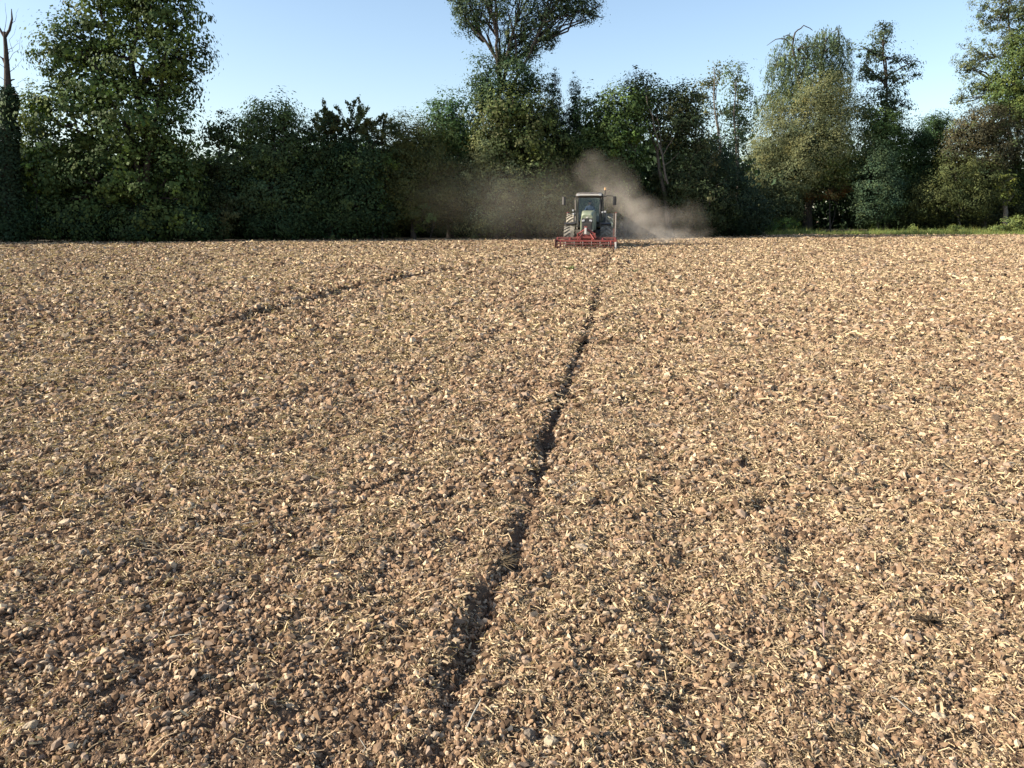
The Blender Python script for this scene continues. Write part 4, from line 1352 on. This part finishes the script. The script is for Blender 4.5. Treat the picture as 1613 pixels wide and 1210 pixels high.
for p_ in ((-0.88, 0.95, 2.05), (-0.86, 0.95, 1.86)):
    MB().box(p_, (0.09, 0.10, 0.10)).build('side_light', LAMP, T, bevel=0.02)
for p_ in ((0.76, 0.98, 1.95), (0.92, 0.98, 1.97)):
    MB().box(p_, (0.10, 0.10, 0.09)).build('side_light', LAMP, T, bevel=0.02)
MB().path([(0.72, 1.1, 1.95), (0.95, 1.0, 2.05), (1.06, 0.98, 2.18)], 0.018).build('grab_rail', BLK, T)
# cab inside
MB().box((0, 2.35, 1.55), (0.52, 0.5, 0.14)).box((0, 2.62, 1.95), (0.5, 0.13, 0.75)).box((0, 2.62, 2.38), (0.3, 0.1, 0.18)).build('seat', BLK, T, bevel=0.04)
m = MB()
for k in range(20):
    a, b = 2 * math.pi * k / 20, 2 * math.pi * (k + 1) / 20
    m.bar((0.21 * math.cos(a), 1.72 + 0.13 * math.sin(a), 1.93 + 0.16 * math.sin(a)), (0.21 * math.cos(b), 1.72 + 0.13 * math.sin(b), 1.93 + 0.16 * math.sin(b)), 0.017, n=6, cap=False)
m.bar((0, 1.5, 1.4), (0, 1.72, 1.93), 0.03)
m.bar((-0.2, 1.72, 1.93), (0.2, 1.72, 1.93), 0.014)
m.build('steering_wheel', BLK, T)
MB().box((0, 1.45, 1.55), (0.42, 0.24, 0.40)).build('dashboard', BLK, T, bevel=0.04)

# driver: one skinned body seated with both hands on the wheel
J = [('pelvis', (0, 2.34, 1.70), 0.17, None), ('belly', (0, 2.40, 1.90), 0.17, 0), ('chest', (0, 2.40, 2.12), 0.185, 1), ('neckb', (0, 2.39, 2.30), 0.075, 2), ('neckt', (0, 2.37, 2.38), 0.062, 3),
     ('shL', (-0.19, 2.39, 2.23), 0.085, 2), ('elL', (-0.29, 2.20, 1.99), 0.058, 5), ('wrL', (-0.20, 1.84, 1.98), 0.038, 6), ('hdL', (-0.19, 1.75, 1.97), 0.042, 7),
     ('shR', (0.19, 2.39, 2.23), 0.085, 2), ('elR', (0.29, 2.20, 1.99), 0.058, 9), ('wrR', (0.20, 1.84, 1.98), 0.038, 10), ('hdR', (0.19, 1.75, 1.97), 0.042, 11),
     ('hipL', (-0.11, 2.26, 1.69), 0.10, 0), ('knL', (-0.15, 1.86, 1.72), 0.075, 13), ('anL', (-0.15, 1.74, 1.36), 0.05, 14), ('toL', (-0.15, 1.58, 1.33), 0.045, 15),
     ('hipR', (0.11, 2.26, 1.69), 0.10, 0), ('knR', (0.15, 1.86, 1.72), 0.075, 17), ('anR', (0.15, 1.74, 1.36), 0.05, 18), ('toR', (0.15, 1.58, 1.33), 0.045, 19)]
dloc = Matrix.Translation((txy[0], 43.2, 0)) @ Matrix.Rotation(HEAD, 4, 'Z')
P_ = empty('person', dloc @ Vector((0, 2.35, 1.60)), HEAD, label='person in dark blue work clothes and cap sitting behind the steering wheel', cat='person')
off_ = Vector((0, 2.35, 1.60))
me = bpy.data.meshes.new('body')
me.from_pydata([Vector(j[1]) - off_ for j in J], [(i, j[3]) for i, j in enumerate(J) if j[3] is not None], [])
bo = bpy.data.objects.new('body', me)
link(bo, P_)
sk = bo.modifiers.new('skin', 'SKIN')
for i, j in enumerate(J):
    me.skin_vertices[0].data[i].radius = (j[2], j[2] * (0.75 if j[0] in ('chest', 'belly', 'pelvis') else 1.0))
    me.skin_vertices[0].data[i].use_root = (i == 0)
bo.modifiers.new('subdivision', 'SUBSURF').levels = 1
me.materials.append(CLOTH)
V, Fc = ICO2
hd = V * np.array([0.082, 0.10, 0.125])
hd[:, 1] -= 0.02 * np.exp(-((V[:, 0] / 0.25) ** 2 + ((V[:, 2] + 0.05) / 0.25) ** 2)) * (V[:, 1] < 0)
hd[:, 0] *= 1 - 0.2 * np.clip(-V[:, 2], 0, 1)
np_obj('head', hd + np.array([0, 0.0, 0.90]), Fc, SKIN, smooth=True, parent=P_)
cp = MB().loft([[(0.092 * math.cos(a) * q, 0.108 * math.sin(a) * q, z) for a in np.linspace(0, 2 * math.pi, 14, endpoint=False)] for q, z in ((1.0, 0.925), (1.02, 0.96), (0.8, 1.01), (0.35, 1.035))])
cp.add([(-0.08, -0.08, 0.935), (0.08, -0.08, 0.935), (0.06, -0.19, 0.925), (-0.06, -0.19, 0.925), (-0.08, -0.08, 0.945), (0.08, -0.08, 0.945), (0.06, -0.19, 0.933), (-0.06, -0.19, 0.933)], [(0, 1, 2, 3), (4, 5, 6, 7), (2, 3, 7, 6), (0, 3, 7, 4), (1, 2, 6, 5)])
cp.build('cap', CAPM, P_, smooth=True)

# front cultivator
I = empty('front_cultivator', dloc @ Vector((0.03, -2.25, 0)), HEAD, label='red front mounted cultivator carried before the tractor', cat='cultivator')
Wd = 3.12
MB().box((0, 0.12, 0.60), (Wd, 0.12, 0.12)).build('rear_beam', REDD, I, bevel=0.012)
MB().box((0, -0.42, 0.47), (Wd, 0.12, 0.11)).build('front_beam', RED, I, bevel=0.012)
for x in (-1.5, -0.85, -0.32, 0.32, 0.85, 1.5):
    MB().box((x, -0.15, 0.54), (0.08, 0.66, 0.09), rot=(0.22, 0, 0)).build('cross_member', RED, I, bevel=0.01)
h_ = MB()
for sx in (-1, 1):
    h_.box((sx * 0.45, 0.05, 0.74), (0.07, 0.32, 0.26)).bar((sx * 0.45, 0.1, 0.80), (sx * 0.06, 0.12, 1.06), 0.045)
    h_.bar((sx * 0.42, -0.38, 0.55), (sx * 0.2, 0.08, 0.84), 0.035)
h_.box((0, 0.10, 0.74), (0.95, 0.10, 0.10)).box((0, 0.0, 0.64), (1.05, 0.26, 0.10))
h_.build('headstock', RED, I, bevel=0.01)
MB().box((-0.04, 0.02, 0.98), (0.11, 0.09, 0.34)).build('link_tower', WHT, I, bevel=0.02)
MB().box((-0.04, 0.03, 1.17), (0.16, 0.10, 0.10)).build('tower_head', RED, I, bevel=0.02)
tm = None
for k in range(21):
    x = -1.48 + k * 0.148
    row = k % 3
    if tm is None:
        t = MB()
        t.path([(0, 0.0, 0.0), (0, -0.13, -0.06), (0, -0.17, -0.20), (0, -0.08, -0.36), (0, -0.13, -0.50)], [0.02, 0.02, 0.02, 0.019, 0.016], 6)
        t.box((0, -0.13, -0.48), (0.07, 0.02, 0.14), rot=(-0.35, 0, 0))
        tm = t.build('tine', STEEL, I)
        o = tm
    else:
        o = bpy.data.objects.new('tine', tm.data)
        link(o, I)
    o.location = (x, (-0.42, -0.15, 0.12)[row], 0.46 if row == 0 else 0.52)
ro = MB()
for k in range(8):
    a = 2 * math.pi * k / 8
    ro.box((0, -0.82 + 0.17 * math.cos(a), 0.20 + 0.17 * math.sin(a)), (2.95, 0.03, 0.02), rot=(a, 0, 0))
for x in np.linspace(-1.45, 1.45, 7):
    ro.bar((x - 0.01, -0.82, 0.20), (x + 0.01, -0.82, 0.20), 0.16, n=14)
ro.build('cage_roller', REDD, I)
for sx in (-1, 1):
    MB().box((sx * 1.57, -0.35, 0.36), (0.035, 1.05, 0.42)).build('side_plate', RED if sx > 0 else REDD, I, bevel=0.01)
    MB().bar((sx * 1.3, -0.42, 0.5), (sx * 1.3, -0.82, 0.26), 0.035).build('roller_arm', RED, I)
MB().box((1.54, -0.95, 0.24), (0.08, 0.03, 0.40)).build('marker_plate', WHT, I, bevel=0.008)

# rear implement, seen past the rear wheel
K = empty('rear_harrow', dloc @ Vector((0, 4.35, 0)), HEAD, label='pale rear harrow with a white end plate, behind the tractor', cat='harrow')
MB().box((0.03, 0.5, 0.75), (2.80, 0.7, 0.5)).build('gearbox_trough', REDD, K, bevel=0.03)
MB().box((0.03, 0.55, 1.55), (2.66, 0.75, 0.7), taper=1.06).build('seed_hopper', DGREY, K, bevel=0.04)
for sx in (-1, 1):
    MB().box((0.03 + sx * 1.45, 0.45, 1.05), (0.07, 1.1, 1.75)).build('end_plate', PLATE, K, bevel=0.02)
    MB().box((0.03 + sx * 1.45, 0.45, 1.96), (0.14, 1.12, 0.05)).build('end_plate_rail', RED, K, bevel=0.01)
MB().bar((-1.35, 1.25, 0.26), (1.4, 1.25, 0.26), 0.26, n=20).build('packer_roller', STEEL, K, smooth=True)
for sx in (-1, 1):
    MB().bar((sx * 0.45, -0.75, 0.62), (sx * 0.45, 0.2, 0.7), 0.05).build('lower_arm', DGREY, K)

# ------------------------------------------------------------------ dust raised by the tractor
def dust(name, label, blobs_, dens, col, D0, nscale, seed):
    """A closed lumpy hull whose even soft volume thins out towards its skin."""
    import bmesh
    bm = bmesh.new()
    cs = []
    for px, py, rx, ry, amp, dd in blobs_:
        D = D0 + dd
        c = at(px, py, D)
        s = D / ray(px, py)[1]
        cs.append((c, rx * s, ry * s, amp))
        b2 = bmesh.ops.create_icosphere(bm, subdivisions=2, radius=1.0)
        for v in b2['verts']:
            v.co = Vector((c[0] + v.co.x * rx * s * 1.05, c[1] + v.co.y * max(1.2, rx * s * 0.7) * 1.05, max(0.12, c[2] + v.co.z * ry * s * 1.05)))
    me = bpy.data.meshes.new(name)
    bm.to_mesh(me)
    bm.free()
    o = bpy.data.objects.new(name, me)
    rm = o.modifiers.new('remesh', 'REMESH')
    rm.mode = 'VOXEL'
    rm.voxel_size = 0.22
    link(o, label=label, kind='stuff')
    m = bpy.data.materials.new(name + '_air')
    m.use_nodes = True
    nt = m.node_tree
    nt.nodes.clear()
    N = nt.nodes.new
    out = N('ShaderNodeOutputMaterial')
    pv = N('ShaderNodeVolumePrincipled')
    pv.inputs['Color'].default_value = (*col, 1)
    pv.inputs['Anisotropy'].default_value = 0.0
    geo = N('ShaderNodeNewGeometry')
    nz = N('ShaderNodeTexNoise')
    nz.inputs['Scale'].default_value = nscale
    nz.inputs['Detail'].default_value = 4
    nz.inputs['Roughness'].default_value = 0.6
    ofs = N('ShaderNodeVectorMath')
    ofs.operation = 'ADD'
    ofs.inputs[1].default_value = (seed, seed * 2.3, 0)
    nt.links.new(geo.outputs['Position'], ofs.inputs[0])
    nt.links.new(ofs.outputs[0], nz.inputs['Vector'])
    wv = N('ShaderNodeVectorMath')
    wv.operation = 'MULTIPLY_ADD'
    nt.links.new(nz.outputs['Color'], wv.inputs[0])
    wv.inputs[1].default_value = (1.9, 1.9, 1.9)
    nt.links.new(geo.outputs['Position'], wv.inputs[2])
    total = None
    for c, rx, ry, amp in cs:
        sub = N('ShaderNodeVectorMath')
        sub.operation = 'SUBTRACT'
        nt.links.new(wv.outputs[0], sub.inputs[0])
        sub.inputs[1].default_value = (c[0] + 0.95, c[1] + 0.95, c[2] + 0.95)
        ml = N('ShaderNodeVectorMath')
        ml.operation = 'MULTIPLY'
        nt.links.new(sub.outputs[0], ml.inputs[0])
        ml.inputs[1].default_value = (1 / rx, 1 / max(1.2, rx * 0.7), 1 / ry)
        le = N('ShaderNodeVectorMath')
        le.operation = 'LENGTH'
        nt.links.new(ml.outputs[0], le.inputs[0])
        mr = N('ShaderNodeMapRange')
        mr.interpolation_type = 'SMOOTHERSTEP'
        mr.inputs[1].default_value, mr.inputs[2].default_value = 1.0, 0.05
        mr.inputs[3].default_value, mr.inputs[4].default_value = 0.0, amp
        nt.links.new(le.outputs['Value'], mr.inputs[0])
        if total is None:
            total = mr.outputs[0]
        else:
            ad = N('ShaderNodeMath')
            ad.operation = 'MAXIMUM'
            nt.links.new(total, ad.inputs[0])
            nt.links.new(mr.outputs[0], ad.inputs[1])
            total = ad.outputs[0]
    n2 = N('ShaderNodeMapRange')
    n2.inputs[1].default_value, n2.inputs[2].default_value = 0.36, 0.66
    n2.inputs[3].default_value, n2.inputs[4].default_value = 0.08, 1.6
    nt.links.new(nz.outputs[0], n2.inputs[0])
    mu = N('ShaderNodeMath')
    mu.operation = 'MULTIPLY'
    nt.links.new(total, mu.inputs[0])
    nt.links.new(n2.outputs[0], mu.inputs[1])
    m2 = N('ShaderNodeMath')
    m2.operation = 'MULTIPLY'
    nt.links.new(mu.outputs[0], m2.inputs[0])
    m2.inputs[1].default_value = dens
    nt.links.new(m2.outputs[0], pv.inputs['Density'])
    nt.links.new(pv.outputs[0], out.inputs['Volume'])
    me.materials.append(m)
    return o


dust('dust_plume', 'brown dust plume drifting right behind the tractor',
     [(938, 268, 40, 40, 0.20, 0), (955, 290, 54, 52, 0.30, 0), (975, 312, 60, 54, 0.45, 0.5), (995, 334, 64, 50, 0.65, 0.5), (1018, 350, 70, 40, 0.75, 0.5), (985, 362, 44, 34, 1.5, -1.0), (1060, 352, 74, 40, 0.34, 1.0), (1085, 346, 40, 44, 0.18, 1.0), (1040, 370, 100, 18, 0.8, 0)],
     0.42, (0.93, 0.83, 0.70), 47.5, 0.5, 3.0)
dust('dust_haze', 'thin pale dust hanging left of the tractor before the scrub',
     [(880, 320, 110, 90, 1.0, 0), (800, 325, 130, 90, 0.7, 0.5), (720, 315, 120, 85, 0.40, 1), (885, 350, 60, 46, 1.2, -1)],
     0.022, (0.93, 0.83, 0.71), 49.5, 0.10, 9.0)

# ------------------------------------------------------------------ stones, tufts and weeds one can point at
STONEM = tinted('stone', rough=0.85, spec=0.2, fine=0.18, fscale=70, bump=0.003)
stones = [
    (1480, 1142, 13, (0.52, 0.43, 0.30), 'pale angular stone near the lower right corner'),
    (868, 1192, 19, (0.45, 0.37, 0.26), 'large pale stone at the bottom edge right of the furrow'),
    (835, 1180, 16, (0.22, 0.18, 0.14), 'large grey brown clod beside the pale stone at the bottom edge'),
    (50, 1166, 14, (0.46, 0.37, 0.26), 'pale pointed stone in the lower left corner'),
    (627, 1134, 12, (0.10, 0.09, 0.08), 'dark pyramid shaped stone left of the furrow foreground'),
    (78, 1067, 11, (0.44, 0.35, 0.25), 'pale flat stone under crossed straws at the left'),
    (242, 1022, 12, (0.36, 0.28, 0.20), 'rounded tan stone in the left foreground'),
    (967, 1018, 9, (0.50, 0.41, 0.29), 'pale round stone right of the furrow'),
    (836, 1082, 9, (0.34, 0.27, 0.19), 'tan cube like stone in the middle foreground'),
    (778, 1130, 10, (0.46, 0.37, 0.25), 'pale round stone just right of the furrow at the bottom'),
    (1283, 983, 8, (0.50, 0.41, 0.29), 'pale smooth stone in the right foreground'),
    (1376, 1052, 9, (0.30, 0.20, 0.13), 'brown stone in the right foreground'),
    (1475, 1068, 10, (0.26, 0.20, 0.15), 'dark tan wedge shaped stone in the right foreground'),
    (135, 888, 11, (0.45, 0.36, 0.26), 'pale stone on the soil left of the straw tuft'),
    (990, 1095, 8, (0.48, 0.39, 0.27), 'small pale stone among straw right of the furrow'),
]
for k, (px, py, rp, colr, lab) in enumerate(stones):
    gx, gy = ground_at(px, py)
    dist = math.hypot(math.hypot(gx, gy), CAMZ)
    r_ = 0.72 * rp * dist / 1211
    V, Fc = blobs(ICO3, np.zeros((1, 3)), np.ones(1), 0.035, (0.6, 0.8))
    nrm = unit(V)
    V = V * (1 + 0.30 * noise(nrm[:, 0] * 1.6 + 3 * k, nrm[:, 1] * 1.6 + nrm[:, 2] * 1.3, 170) + 0.10 * noise(nrm[:, 0] * 4 + k, nrm[:, 1] * 4 + nrm[:, 2] * 3.3, 171))[:, None] * r_
    o = np_obj('stone', V, Fc, STONEM, np.repeat(np.array([colr]) * 0.68, len(V), 0), label=lab, cat='stone', group='stones lying on the field')
    o.location = (gx, gy, float(H(gx, gy)) + r_ * 0.30)


def tuft(name, label, px, py, n_, ln, colr, cat, spread=0.9, wid=0.004, mat=None):
    gx, gy = ground_at(px, py)
    b = np.array([gx, gy, float(H(gx, gy)) + 0.01])
    V, Fc, m_ = [], [], 0
    for i in range(n_):
        a = rng.uniform(0, 2 * math.pi)
        el = rng.uniform(0.1, 1.2) * (1.3 - spread * 0.6) if spread < 0.95 else abs(rng.normal(0, 0.22))
        L = ln * rng.uniform(0.5, 1.15)
        d = np.array([math.cos(a) * math.cos(el), math.sin(a) * math.cos(el), math.sin(el)])
        st = b + np.array([rng.normal(0, ln * 0.16), rng.normal(0, ln * 0.10), 0])
        p = [st, st + d * L * 0.5 + [0, 0, L * 0.07], st + d * L - [0, 0, L * 0.10 * spread]]
        v, f = tube(p, [wid, wid * 0.9, wid * 0.35], 3)
        V.append(v), Fc.append(f + m_)
        m_ += len(v)
    c = np.repeat(np.array([colr]) * rng.lognormal(0, 0.25, (n_, 1)), 9, 0)
    o = np_obj(name, np.concatenate(V) - b, np.concatenate(Fc), mat or STRAWMAT, c, label=label, cat=cat)
    o.location = b
    return o


tuft('straw_tuft', 'loose tuft of dry straw over a dark hollow, left foreground', 268, 866, 34, 0.17, (0.34, 0.26, 0.16), 'straw tuft', 1.0, 0.0026)
tuft('root_clump', 'dark clump of roots and soil in the right foreground', 1462, 990, 46, 0.055, (0.05, 0.036, 0.022), 'root clump', 0.9, 0.006)
tuft('stubble_tuft', 'straw tuft leaning over the furrow in the middle of the field', 800, 805, 46, 0.13, (0.22, 0.165, 0.095), 'straw tuft', 1.0, 0.0026)
tuft('stubble_clump', 'matted dark stubble in the furrow nearer the camera', 790, 895, 50, 0.10, (0.12, 0.088, 0.05), 'straw tuft', 1.0, 0.0026)
tuft('green_weed', 'small green weed on the field in front of the tractor', 900, 429, 40, 0.22, (0.12, 0.15, 0.05), 'weed', 0.7, 0.012, GRASSMAT)
tuft('grey_weed', 'grey green weed patch right of the furrow before the tractor', 998, 432, 36, 0.22, (0.13, 0.13, 0.07), 'weed', 0.8, 0.012, GRASSMAT)
